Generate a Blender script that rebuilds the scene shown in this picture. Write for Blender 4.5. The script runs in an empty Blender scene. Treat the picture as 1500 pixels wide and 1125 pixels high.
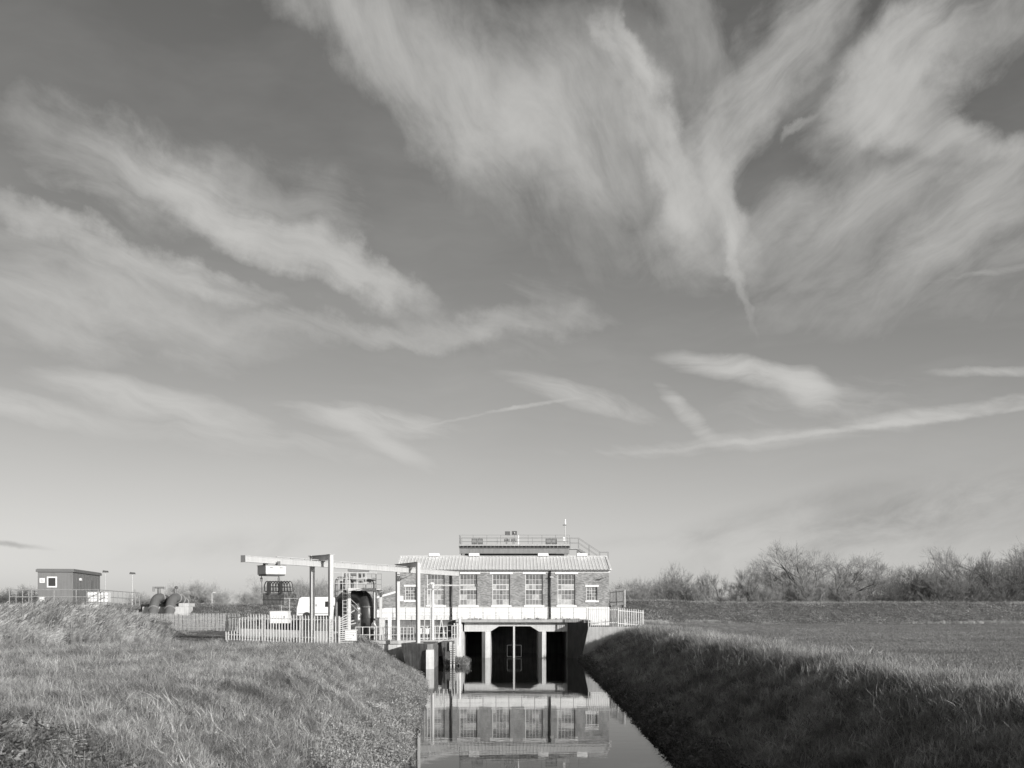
import bpy, bmesh, math, random
import numpy as np
from mathutils import Vector, Matrix

R = math.radians
rng = np.random.default_rng(7)
random.seed(7)
scene = bpy.context.scene
col = scene.collection

# ---------------------------------------------------------------- camera
EYE = 4.45            # eye height above the drain's water level (photographer on a bridge)
F = 1500.0            # focal length in photo pixels (photo is 1500 wide)
HY = 893.0            # horizon row in the photo
cam_d = bpy.data.cameras.new('camera')
cam_d.sensor_width = 36.0
cam_d.lens = 36.0
cam_d.shift_y = (HY - 562.5) / 1500.0
cam_d.clip_start = 0.1
cam_d.clip_end = 6000
cam = bpy.data.objects.new('camera', cam_d)
col.objects.link(cam)
cam.location = (0, 0, EYE)
cam.rotation_euler = (R(90), 0, 0)
scene.camera = cam
def px(x, y, d):
    """photo pixel + distance along the view axis -> world point"""
    return Vector(((x - 750.0) * d / F, d, EYE + (HY - y) * d / F))
def pX(x, d): return (x - 750.0) * d / F
def pZ(y, d): return EYE + (HY - y) * d / F

# ---------------------------------------------------------------- sun, sky, exposure
SUN_EL, SUN_AZ = R(13.0), R(38.0)     # low winter sun, behind and to the right of the camera
sun_dir = Vector((math.sin(SUN_AZ) * math.cos(SUN_EL), -math.cos(SUN_AZ) * math.cos(SUN_EL), math.sin(SUN_EL)))
sl = bpy.data.lights.new('sun', 'SUN')
sl.energy = 4.6
sl.angle = R(0.5)
sl.color = (1.0, 0.985, 0.955)
sun = bpy.data.objects.new('sun', sl)
col.objects.link(sun)
sun.rotation_euler = (-sun_dir).to_track_quat('-Z', 'Y').to_euler()
sun.location = (30, -40, 60)
scene.view_settings.view_transform = 'Standard'
scene.view_settings.look = 'None'
scene.view_settings.exposure = 0.0
scene.view_settings.gamma = 1.0
scene.view_settings.use_curve_mapping = False
scene.cycles.max_bounces = 6
scene.cycles.diffuse_bounces = 3
scene.cycles.transparent_max_bounces = 8
scene.cycles.caustics_reflective = False
scene.cycles.caustics_refractive = False

world = bpy.data.worlds.new('World')
scene.world = world
world.use_nodes = True
wt = world.node_tree
for n in list(wt.nodes): wt.nodes.remove(n)
def wn(kind, **kw):
    n = wt.nodes.new(kind)
    for k, v in kw.items(): setattr(n, k, v)
    return n
def wl(a, b): wt.links.new(a, b)
def wmath(op, a, b=None, c=None, clamp=False):
    n = wn('ShaderNodeMath', operation=op, use_clamp=clamp)
    for i, v in enumerate((a, b, c)):
        if v is None: continue
        if isinstance(v, (int, float)): n.inputs[i].default_value = v
        else: wl(v, n.inputs[i])
    return n.outputs[0]
def wrange(v, a, b, c, d, smooth=False):
    n = wn('ShaderNodeMapRange', interpolation_type='SMOOTHSTEP' if smooth else 'LINEAR')
    wl(v, n.inputs[0])
    for i, q in enumerate((a, b, c, d)): n.inputs[i + 1].default_value = q
    return n.outputs[0]
def wnoise(vec, scale, detail, rough, lac=2.0, dist=0.0):
    n = wn('ShaderNodeTexNoise', noise_dimensions='2D')
    n.inputs['Scale'].default_value = scale; n.inputs['Detail'].default_value = detail
    n.inputs['Roughness'].default_value = rough; n.inputs['Lacunarity'].default_value = lac
    n.inputs['Distortion'].default_value = dist
    wl(vec, n.inputs['Vector'])
    return n
sky = wn('ShaderNodeTexSky', sky_type='NISHITA', sun_disc=False)
sky.sun_elevation = SUN_EL
sky.sun_rotation = math.pi - SUN_AZ
sky.altitude = 0
sky.air_density = 1.0; sky.dust_density = 1.5; sky.ozone_density = 1.0
tc = wn('ShaderNodeTexCoord')
sep = wn('ShaderNodeSeparateXYZ'); wl(tc.outputs['Generated'], sep.inputs[0])
X, Y, Z = sep.outputs
azm = wmath('ARCTAN2', X, Y)
hor = wmath('SQRT', wmath('ADD', wmath('MULTIPLY', X, X), wmath('MULTIPLY', Y, Y)))
elv = wmath('ARCTAN2', Z, hor)
cmb = wn('ShaderNodeCombineXYZ'); wl(azm, cmb.inputs[0]); wl(elv, cmb.inputs[1]); cmb.inputs[2].default_value = 1.0
P0 = cmb.outputs[0]
def vmath(op, a, b=None, s=None):
    n = wn('ShaderNodeVectorMath', operation=op)
    for i, v in enumerate((a, b)):
        if v is None: continue
        if isinstance(v, tuple): n.inputs[i].default_value = v
        else: wl(v, n.inputs[i])
    if s is not None: n.inputs['Scale'].default_value = s
    return n.outputs['Value'] if op in ('LENGTH', 'DOT_PRODUCT') else n.outputs[0]
# the wind tears the cloud edges: two scales of warp
w1 = vmath('MULTIPLY', vmath('SCALE', vmath('SUBTRACT', wnoise(P0, 5, 3, .55).outputs['Color'], (.5, .5, .5)), s=.10), (1, 1, 0))
w2 = vmath('MULTIPLY', vmath('SCALE', vmath('SUBTRACT', wnoise(P0, 40, 5, .65).outputs['Color'], (.5, .5, .5)), s=.022), (1, 1, 0))
PW = vmath('ADD', vmath('ADD', P0, w1), w2)
PT = vmath('ADD', P0, vmath('SCALE', vmath('ADD', w1, w2), s=.22))   # thin streaks stay straighter
PS = vmath('ADD', P0, vmath('SCALE', w1, s=.6))
def aim(x, y):
    a = math.atan((x - 750) / F)
    return a, math.atan((HY - y) / F * math.cos(a))
def strokes(items, P=None):
    """sum of soft elongated bumps w*(1-r^2)^2; the third component of P is 1, so a dot product places and turns each"""
    tot = None
    for (x, y, hl, hw, ang, w) in items:
        a, e = aim(x, y); c, s_ = math.cos(R(ang)), math.sin(R(ang)); sx, sy = hl/F*1.32, hw/F*1.75
        u = vmath('DOT_PRODUCT', P or PW, (c/sx, s_/sx, -(a*c+e*s_)/sx))
        v = vmath('DOT_PRODUCT', P or PW, (-s_/sy, c/sy, -(-a*s_+e*c)/sy))
        t = wmath('SUBTRACT', 1.0, wmath('MULTIPLY_ADD', v, v, wmath('MULTIPLY', u, u)), clamp=True)
        tot = wmath('MULTIPLY', wmath('MULTIPLY', t, t), w) if tot is None else wmath('MULTIPLY_ADD', wmath('MULTIPLY', t, t), w, tot)
    return tot
def fibre(ang, sx, sy, scale, lo, hi, seed):
    m = wn('ShaderNodeMapping', vector_type='TEXTURE')
    m.inputs['Location'].default_value = (seed, seed * .37, seed * 1.7)
    m.inputs['Rotation'].default_value = (0, 0, R(ang))
    m.inputs['Scale'].default_value = (sx, sy, 1)
    wl(PS, m.inputs['Vector'])
    return wrange(wnoise(m.outputs[0], scale, 8, .6, 2.1, .25).outputs['Fac'], .32, .68, lo, hi)
gL = strokes([(420,356,230,30,-21,.85),(545,404,85,22,-14,.5),(215,262,180,42,-14,.46),(380,268,170,40,-16,.26),(270,232,90,24,-8,.26),
  (90,332,180,18,-24,.55),(300,416,115,17,-15,.62),(120,440,230,70,-10,.34),(210,480,240,50,-4,.22),(600,490,270,17,4,.34),(760,470,90,40,8,.14)])
gH = strokes([(215,588,150,17,-8,.66),(25,597,110,14,-8,.46),(545,618,125,15,-5,.66),(560,648,90,10,-26,.42),(360,640,260,22,-4,.22),
  (1095,548,120,13,-14,.72),(1180,572,46,19,-36,.56),(1010,603,58,9,-44,.48),(1240,632,320,3.2,2.5,.36),(1385,610,170,8,4,.44),
  (850,580,120,13,-14,.46),(735,603,120,2.2,11,.34),(1460,552,80,5,-4,.40),(1100,645,260,10,2,.24),(1480,395,130,4,3,.12),(1200,600,140,30,0,.14)], PT)
gC = strokes([(590,60,300,62,-31,.46),(470,10,170,44,-28,.36),(715,140,200,80,-40,.29),(800,130,180,96,-24,.34),(860,215,150,70,-34,.22),(935,180,140,27,-56,.74),(985,270,90,38,-60,.42),
  (1068,280,92,22,-64,.74),(1087,400,125,10,-87,.42),(1020,330,110,70,-66,.22),(800,270,190,80,-30,.16),(905,100,66,10,-76,.40),(865,75,40,9,-70,.3),(1000,60,140,40,-66,.36),(1075,370,70,90,-84,.16)])
gR = strokes([(1110,120,200,48,46,.34),(1190,40,130,40,50,.28),(1295,130,95,44,30,.72),(1390,45,150,40,22,.44),(1385,178,120,22,-14,.50),(1330,265,210,40,10,.34),
  (1450,300,120,44,32,.44),(1230,330,330,66,0,.20),(1330,420,300,56,4,.20),(1050,200,130,50,28,.26),(1185,182,24,7,30,.34),(1470,190,60,14,26,.3)])
gN = strokes([(1310,770,360,46,10,.20),(1400,735,180,18,10,.14),(1150,745,180,14,12,.10),(350,800,260,18,4,.08),(15,803,45,3,0,.30),(1000,790,160,12,4,.08)], PT)
veil = wrange(wnoise(vmath('MULTIPLY', PS, (1.0, 2.6, 1.0)), 4.5, 5, .55).outputs['Fac'], .40, .75, 0, .09)
haze_low = wmath('MULTIPLY', wrange(wnoise(vmath('MULTIPLY', PS, (1.0, 6.0, 1.0)), 5.0, 6, .6).outputs['Fac'], .35, .7, -.05, .07), wrange(elv, 0, .45, 1, .2))
def torn(g, f, k, gain, comb=.80):     # fibres comb the wisps and eat into their thin edges
    return wmath('MAXIMUM', wmath('SUBTRACT', wmath('MULTIPLY', wmath('MULTIPLY', g, gain), wmath('MULTIPLY_ADD', f, comb, .95-comb/2)), wmath('MULTIPLY', wmath('SUBTRACT', 1.0, f), k)), 0.0)
dens = torn(gL, fibre(-20, 2.0, .55, 15, 0, 1, 3.1), .13, 1.40, .75)
dens = wmath('ADD', dens, torn(gH, fibre(-11, 2.4, .42, 26, 0, 1, 7.7), .13, 1.75, 1.0))
dens = wmath('ADD', dens, torn(gC, fibre(-60, 1.5, .70, 13, 0, 1, 1.3), .12, 1.22, .62))
dens = wmath('ADD', dens, torn(gR, fibre(34, 1.8, .55, 15, 0, 1, 5.9), .12, 1.30, .70))
dens = wmath('ADD', wmath('ADD', dens, veil), haze_low)
# soft saturation so that overlapping wisps never burn out
alpha = wmath('SUBTRACT', 1.0, wmath('POWER', 2.718, wmath('MULTIPLY', wmath('MAXIMUM', dens, 0.0), -1.05)))
sk = wn('ShaderNodeSeparateColor'); wl(sky.outputs[0], sk.inputs[0])
# black-and-white picture through an orange filter: red carries most of the sky
mono = wmath('ADD', wmath('MULTIPLY', sk.outputs[0], .85), wmath('MULTIPLY', sk.outputs[1], .15))
CLOUD = 6.0
mist = wmath('POWER', 2.718, wmath('MULTIPLY', wmath('MAXIMUM', elv, 0.0), -5.5))     # pale winter haze low in the sky, all round
base = wmath('ADD', wmath('MULTIPLY', mono, .88), wmath('MULTIPLY', mist, 3.4))
lit = wmath('ADD', wmath('MULTIPLY', base, wmath('SUBTRACT', 1.0, alpha)), wmath('MULTIPLY', alpha, CLOUD))
lit = wmath('MULTIPLY', lit, wmath('SUBTRACT', 1.0, wmath('MULTIPLY', gN, fibre(16, 1.6, .6, 16, .15, 1.25, 9.3))))
tint = wn('ShaderNodeCombineColor')
wl(lit, tint.inputs[0]); wl(wmath('MULTIPLY', lit, .988), tint.inputs[1]); wl(wmath('MULTIPLY', lit, .955), tint.inputs[2])
bg = wn('ShaderNodeBackground'); wl(tint.outputs[0], bg.inputs[0]); bg.inputs[1].default_value = 0.1
wo = wn('ShaderNodeOutputWorld'); wl(bg.outputs[0], wo.inputs[0])
world.cycles.sampling_method = 'MANUAL'
world.cycles.sample_map_resolution = 512

# ================================================================ helpers
class MB:
    """collects faces; build() links them as ONE mesh object"""
    def __init__(s): s.v = []; s.f = []
    def add(s, vs, fs):
        o = len(s.v); s.v += [tuple(p) for p in vs]; s.f += [tuple(i + o for i in f) for f in fs]; return s
    def hexa(s, b, t):     # b, t: four bottom points (counter-clockwise from above) and four top points
        return s.add(list(b) + list(t), [(3,2,1,0),(4,5,6,7),(0,1,5,4),(1,2,6,5),(2,3,7,6),(3,0,4,7)])
    def box(s, x0, x1, y0, y1, z0, z1):
        return s.hexa([(x0,y0,z0),(x1,y0,z0),(x1,y1,z0),(x0,y1,z0)], [(x0,y0,z1),(x1,y0,z1),(x1,y1,z1),(x0,y1,z1)])
    def cbox(s, c, sz):
        return s.box(c[0]-sz[0]/2, c[0]+sz[0]/2, c[1]-sz[1]/2, c[1]+sz[1]/2, c[2]-sz[2]/2, c[2]+sz[2]/2)
    def bar(s, p, q, w, h, up=(0,0,1)):
        p, q = Vector(p), Vector(q); d = (q - p).normalized(); up = Vector(up)
        if abs(d.dot(up)) > .98: up = Vector((0,1,0))
        a = d.cross(up).normalized() * (w/2); b = a.cross(d).normalized() * (h/2)
        r = [a*-1-b, a-b, a+b, a*-1+b]
        return s.add([p+k for k in r] + [q+k for k in r], [(0,1,2,3),(7,6,5,4),(0,4,5,1),(1,5,6,2),(2,6,7,3),(3,7,4,0)])
    def tube(s, pts, r, n=8, caps=True):
        pts = [Vector(p) for p in pts]; rr = r if isinstance(r, (list, tuple)) else [r]*len(pts)
        vs = []; fs = []; prev = None
        for i, p in enumerate(pts):
            d = (pts[min(i+1, len(pts)-1)] - pts[max(i-1, 0)]).normalized()
            if prev is None:
                u = Vector((0,0,1)) if abs(d.z) < .9 else Vector((0,1,0))
                a = d.cross(u).normalized()
            else:
                a = (prev - d * prev.dot(d)).normalized()
            prev = a; b = d.cross(a)
            for k in range(n):
                t = 2*math.pi*k/n
                vs.append(p + (a*math.cos(t) + b*math.sin(t)) * rr[i])
        for i in range(len(pts)-1):
            for k in range(n):
                fs.append((i*n+k, i*n+(k+1)%n, (i+1)*n+(k+1)%n, (i+1)*n+k))
        if caps:
            fs.append(tuple(reversed(range(n)))); fs.append(tuple(range((len(pts)-1)*n, len(pts)*n)))
        return s.add(vs, fs)
    def prism(s, poly, z0, z1, top=None):
        n = len(poly); top = top or poly
        vs = [(x,y,z0) for x,y in poly] + [(x,y,z1) for x,y in top]
        return s.add(vs, [tuple(reversed(range(n))), tuple(range(n, 2*n))] + [(i,(i+1)%n,n+(i+1)%n,n+i) for i in range(n)])
    def sphere(s, c, r, n=10, m=6, sc=(1,1,1)):
        vs = [(c[0], c[1], c[2]-r*sc[2])]; fs = []
        for i in range(1, m):
            t = math.pi*i/m
            for k in range(n):
                a = 2*math.pi*k/n
                vs.append((c[0]+r*sc[0]*math.sin(t)*math.cos(a), c[1]+r*sc[1]*math.sin(t)*math.sin(a), c[2]-r*sc[2]*math.cos(t)))
        vs.append((c[0], c[1], c[2]+r*sc[2]))
        for k in range(n): fs.append((0, 1+(k+1)%n, 1+k))
        for i in range(m-2):
            for k in range(n): fs.append((1+i*n+k, 1+i*n+(k+1)%n, 1+(i+1)*n+(k+1)%n, 1+(i+1)*n+k))
        L = len(vs)-1
        for k in range(n): fs.append((L, 1+(m-2)*n+k, 1+(m-2)*n+(k+1)%n))
        return s.add(vs, fs)
    def mesh(s, name, mat, smooth=False):
        me = bpy.data.meshes.new(name); me.from_pydata([tuple(p) for p in s.v], [], s.f); me.update()
        if mat: me.materials.append(mat)
        if smooth: me.polygons.foreach_set('use_smooth', [True]*len(me.polygons))
        return me
    def build(s, name, mat, parent=None, smooth=False, loc=None, bevel=0):
        o = link(name, s.mesh(name, mat, smooth), parent, loc)
        if bevel:
            m = o.modifiers.new('edge', 'BEVEL'); m.width = bevel; m.segments = 1; m.limit_method = 'ANGLE'
        return o
def link(name, me, parent=None, loc=None, rot=None):
    o = bpy.data.objects.new(name, me); col.objects.link(o)
    if parent: o.parent = parent
    if loc is not None: o.location = loc
    if rot is not None: o.rotation_euler = rot
    return o
def tag(o, label, cat=None, group=None, kind=None):
    if label: o['label'] = label
    if cat: o['category'] = cat
    if group: o['group'] = group
    if kind: o['kind'] = kind
    return o
def thing(name, label, cat, loc=(0,0,0), rz=0, group=None):
    o = bpy.data.objects.new(name, None); col.objects.link(o); o.empty_display_size = .2
    o.location = loc; o.rotation_euler = (0,0,rz)
    return tag(o, label, cat, group)
def copy_tree(o, parent=None):
    c = o.copy(); col.objects.link(c); c.parent = parent
    for ch in list(o.children): copy_tree(ch, c)
    return c

# ================================================================ materials (a black-and-white place: all colours are greys)
M = {}
def mat(name, v, rough=.7, var=.18, scale=3.0, bump=0.0, bscale=20.0, metal=0.0, spec=.5, streak=0.0, fine=0.0, stretch=(1,1,1)):
    m = bpy.data.materials.new(name); m.use_nodes = True; nt = m.node_tree; N = nt.nodes; Lk = nt.links
    b = N['Principled BSDF']
    g = N.new('ShaderNodeNewGeometry')
    mp = N.new('ShaderNodeVectorMath'); mp.operation = 'MULTIPLY'; mp.inputs[1].default_value = stretch
    Lk.new(g.outputs['Position'], mp.inputs[0])
    n = N.new('ShaderNodeTexNoise'); n.inputs['Scale'].default_value = scale; n.inputs['Detail'].default_value = 6; n.inputs['Roughness'].default_value = .65
    Lk.new(mp.outputs[0], n.inputs['Vector'])
    r = N.new('ShaderNodeMapRange'); r.inputs[1].default_value = .3; r.inputs[2].default_value = .7
    r.inputs[3].default_value = v*(1-var); r.inputs[4].default_value = v*(1+var)
    Lk.new(n.outputs['Fac'], r.inputs[0])
    out = r.outputs[0]
    def mul(fac):
        nonlocal out
        q = N.new('ShaderNodeMath'); q.operation = 'MULTIPLY'; Lk.new(out, q.inputs[0]); Lk.new(fac, q.inputs[1]); out = q.outputs[0]
    if streak:     # rain streaks / rust runs down the face
        mp2 = N.new('ShaderNodeVectorMath'); mp2.operation = 'MULTIPLY'; mp2.inputs[1].default_value = (5, 5, .35)
        Lk.new(g.outputs['Position'], mp2.inputs[0])
        n2 = N.new('ShaderNodeTexNoise'); n2.inputs['Scale'].default_value = 1.2; n2.inputs['Detail'].default_value = 5
        Lk.new(mp2.outputs[0], n2.inputs['Vector'])
        r2 = N.new('ShaderNodeMapRange'); r2.inputs[1].default_value = .45; r2.inputs[2].default_value = .72; r2.inputs[3].default_value = 1; r2.inputs[4].default_value = 1-streak
        Lk.new(n2.outputs['Fac'], r2.inputs[0]); mul(r2.outputs[0])
    if fine:
        n3 = N.new('ShaderNodeTexNoise'); n3.inputs['Scale'].default_value = scale*14; n3.inputs['Detail'].default_value = 3
        Lk.new(g.outputs['Position'], n3.inputs['Vector'])
        r3 = N.new('ShaderNodeMapRange'); r3.inputs[1].default_value = .3; r3.inputs[2].default_value = .7; r3.inputs[3].default_value = 1-fine; r3.inputs[4].default_value = 1+fine
        Lk.new(n3.outputs['Fac'], r3.inputs[0]); mul(r3.outputs[0])
    Lk.new(out, b.inputs['Base Color'])
    b.inputs['Roughness'].default_value = rough; b.inputs['Metallic'].default_value = metal
    b.inputs['Specular IOR Level'].default_value = spec
    if bump:
        bn = N.new('ShaderNodeTexNoise'); bn.inputs['Scale'].default_value = bscale; bn.inputs['Detail'].default_value = 4
        Lk.new(g.outputs['Position'], bn.inputs['Vector'])
        bp = N.new('ShaderNodeBump'); bp.inputs['Strength'].default_value = bump; bp.inputs['Distance'].default_value = .05
        Lk.new(bn.outputs['Fac'], bp.inputs['Height']); Lk.new(bp.outputs[0], b.inputs['Normal'])
    M[name] = m
    return m
def blade_mat(name, v, var, patch=.35, pscale=.5, transl=.25):
    """leaf / grass blade: per-clump and per-patch variation, a little light passes through"""
    m = bpy.data.materials.new(name); m.use_nodes = True; nt = m.node_tree; N = nt.nodes; Lk = nt.links
    for n in list(N): N.remove(n)
    oi = N.new('ShaderNodeObjectInfo'); g = N.new('ShaderNodeNewGeometry')
    r = N.new('ShaderNodeMapRange'); r.inputs[3].default_value = v*(1-var); r.inputs[4].default_value = v*(1+var); Lk.new(oi.outputs['Random'], r.inputs[0])
    n = N.new('ShaderNodeTexNoise'); n.inputs['Scale'].default_value = pscale; n.inputs['Detail'].default_value = 4; Lk.new(g.outputs['Position'], n.inputs['Vector'])
    r2 = N.new('ShaderNodeMapRange'); r2.inputs[1].default_value = .33; r2.inputs[2].default_value = .67; r2.inputs[3].default_value = 1-patch; r2.inputs[4].default_value = 1+patch
    Lk.new(n.outputs['Fac'], r2.inputs[0])
    q = N.new('ShaderNodeMath'); q.operation = 'MULTIPLY'; Lk.new(r.outputs[0], q.inputs[0]); Lk.new(r2.outputs[0], q.inputs[1])
    r3 = N.new('ShaderNodeMapRange'); r3.inputs[3].default_value = .7; r3.inputs[4].default_value = 1.3; Lk.new(g.outputs['Random Per Island'], r3.inputs[0])
    q2 = N.new('ShaderNodeMath'); q2.operation = 'MULTIPLY'; Lk.new(q.outputs[0], q2.inputs[0]); Lk.new(r3.outputs[0], q2.inputs[1])
    d = N.new('ShaderNodeBsdfDiffuse'); t = N.new('ShaderNodeBsdfTranslucent'); mx = N.new('ShaderNodeMixShader'); mx.inputs[0].default_value = transl
    Lk.new(q2.outputs[0], d.inputs[0]); Lk.new(q2.outputs[0], t.inputs[0]); Lk.new(d.outputs[0], mx.inputs[1]); Lk.new(t.outputs[0], mx.inputs[2])
    o = N.new('ShaderNodeOutputMaterial'); Lk.new(mx.outputs[0], o.inputs[0])
    M[name] = m
    return m
mat('soil', .11, .95, .35, .9, .6, 6, fine=.3)
mat('field', .21, .95, .42, .22, .5, 14, fine=.30, stretch=(.35, 1, 1))
mat('concrete', .40, .85, .16, 1.2, .15, 8, streak=.25, fine=.08)
mat('concrete_pale', .56, .85, .12, 1.2, .12, 8, streak=.18, fine=.06)
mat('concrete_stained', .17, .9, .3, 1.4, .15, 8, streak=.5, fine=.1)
mat('concrete_shaded', .06, .85, .3, 1.4, .15, 8, streak=.3, fine=.15)  # shade of the right wing wall put into the concrete's grey
mat('concrete_wet', .14, .8, .35, 1.4, .15, 8, streak=-.9, fine=.15)
mat('white_paint', .80, .5, .03, 1.0, streak=.04)
mat('white_plinth', .82, .55, .04, .8, streak=.10)
mat('white_steel', .66, .45, .05, 2.0, streak=.10)
mat('crane_grey', .56, .45, .06, 1.0, streak=.14)
mat('galv', .42, .45, .14, 6.0, metal=.35)
mat('galv_pale', .60, .5, .12, 6.0, metal=.1, fine=.08)
mat('rail_grey', .24, .5, .1, 5.0)
mat('dark_steel', .11, .5, .2, 3.0, streak=.2)
mat('mid_steel', .23, .5, .12, 3.0, streak=.2)
mat('black_paint', .035, .45, .3, 2.0)
mat('pipe_dark', .05, .38, .35, 1.5, streak=.3)
mat('pipe_grey', .17, .5, .12, 2.0, streak=.15)
mat('van_white', .84, .25, .02, .6, streak=.03)
mat('rubber', .03, .8, .2, 5)
mat('dark_glass', .03, .08, .1, 1, spec=.7)
mat('cabin', .19, .55, .08, .8, streak=.18)
mat('cabin_roof', .15, .6, .1, 1.0)
mat('roof_sheet', .86, .38, .06, .9, streak=.16, fine=.04)
mat('pane_dark', .13, .12, .35, 4.0); mat('pane_mid', .22, .14, .3, 4.0); mat('pane_pale', .44, .16, .3, 3.5)
mat('bark', .065, .9, .25, 4.0, .4, 14); mat('twig', .26, .9, .22, 1.2); mat('twig_pale', .40, .9, .2, 1.2); mat('twig_dark', .13, .9, .25, 1.2)  # twig_pale: distance haze and thin-twig lightness put into the colour
mat('skin', .36, .6, .05, 8); mat('shirt', .78, .8, .05, 8); mat('trouser', .045, .85, .1, 8); mat('hair', .02, .7, .1, 8)
mat('label_print', .12, .6, .4, 60)
blade_mat('grass_dry', .36, .40); blade_mat('grass_green', .17, .45); blade_mat('grass_pale', .52, .30)
blade_mat('dock', .22, .4, .3, .8); blade_mat('grass_shade', .38, .45); blade_mat('reed', .44, .25, .25, .3); blade_mat('reed_dark', .22, .35, .3, .4)
blade_mat('crop', .27, .2, .15, .2, .2); blade_mat('leaf', .40, .45, .3, .8); blade_mat('leaf_dark', .16, .45, .3, .8)
blade_mat('bankgrass', .38, .4, .3, .25); blade_mat('petal', .7, .1, .1)

def brick_mat():
    m = bpy.data.materials.new('brick'); m.use_nodes = True; nt = m.node_tree; N = nt.nodes; Lk = nt.links
    b = N['Principled BSDF']; g = N.new('ShaderNodeNewGeometry')
    s = N.new('ShaderNodeSeparateXYZ'); Lk.new(g.outputs['Position'], s.inputs[0])
    add = N.new('ShaderNodeMath'); Lk.new(s.outputs[0], add.inputs[0]); Lk.new(s.outputs[1], add.inputs[1])
    c = N.new('ShaderNodeCombineXYZ'); Lk.new(add.outputs[0], c.inputs[0]); Lk.new(s.outputs[2], c.inputs[1])
    t = N.new('ShaderNodeTexBrick'); Lk.new(c.outputs[0], t.inputs['Vector'])
    t.inputs['Scale'].default_value = 1.0; t.inputs['Brick Width'].default_value = .225; t.inputs['Row Height'].default_value = .075
    t.inputs['Mortar Size'].default_value = .006; t.inputs['Bias'].default_value = 0
    t.inputs['Color1'].default_value = (.17,.17,.17,1); t.inputs['Color2'].default_value = (.36,.36,.36,1); t.inputs['Mortar'].default_value = (.34,.34,.34,1)
    n = N.new('ShaderNodeTexNoise'); n.inputs['Scale'].default_value = 1.1; n.inputs['Detail'].default_value = 7; n.inputs['Roughness'].default_value = .7; Lk.new(g.outputs['Position'], n.inputs['Vector'])
    r = N.new('ShaderNodeMapRange'); r.inputs[1].default_value = .3; r.inputs[2].default_value = .7; r.inputs[3].default_value = .74; r.inputs[4].default_value = 1.22; Lk.new(n.outputs['Fac'], r.inputs[0])
    q = N.new('ShaderNodeVectorMath'); q.operation = 'SCALE'; Lk.new(t.outputs['Color'], q.inputs[0]); Lk.new(r.outputs[0], q.inputs['Scale'])
    Lk.new(q.outputs[0], b.inputs['Base Color']); b.inputs['Roughness'].default_value = .9
    bp = N.new('ShaderNodeBump'); bp.inputs['Strength'].default_value = .5; bp.inputs['Distance'].default_value = .01; bp.invert = True
    Lk.new(t.outputs['Fac'], bp.inputs['Height']); Lk.new(bp.outputs[0], b.inputs['Normal'])
    M['brick'] = m
brick_mat()
def water_mat():
    m = bpy.data.materials.new('water'); m.use_nodes = True; nt = m.node_tree; N = nt.nodes; Lk = nt.links
    b = N['Principled BSDF']; b.inputs['Base Color'].default_value = (.018,.018,.017,1); b.inputs['Roughness'].default_value = .015
    b.inputs['IOR'].default_value = 1.26
    g = N.new('ShaderNodeNewGeometry')
    mp = N.new('ShaderNodeVectorMath'); mp.operation = 'MULTIPLY'; mp.inputs[1].default_value = (.55, 1.5, 1); Lk.new(g.outputs['Position'], mp.inputs[0])
    n = N.new('ShaderNodeTexNoise'); n.inputs['Scale'].default_value = .9; n.inputs['Detail'].default_value = 3; Lk.new(mp.outputs[0], n.inputs['Vector'])
    n2 = N.new('ShaderNodeTexNoise'); n2.inputs['Scale'].default_value = 7; n2.inputs['Detail'].default_value = 2; Lk.new(mp.outputs[0], n2.inputs['Vector'])
    a = N.new('ShaderNodeMath'); a.operation = 'MULTIPLY_ADD'; a.inputs[1].default_value = .07; Lk.new(n2.outputs['Fac'], a.inputs[0]); Lk.new(n.outputs['Fac'], a.inputs[2])
    bp = N.new('ShaderNodeBump'); bp.inputs['Strength'].default_value = .07; bp.inputs['Distance'].default_value = .03
    Lk.new(a.outputs[0], bp.inputs['Height']); Lk.new(bp.outputs[0], b.inputs['Normal'])
    M['water'] = m
water_mat()

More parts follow.
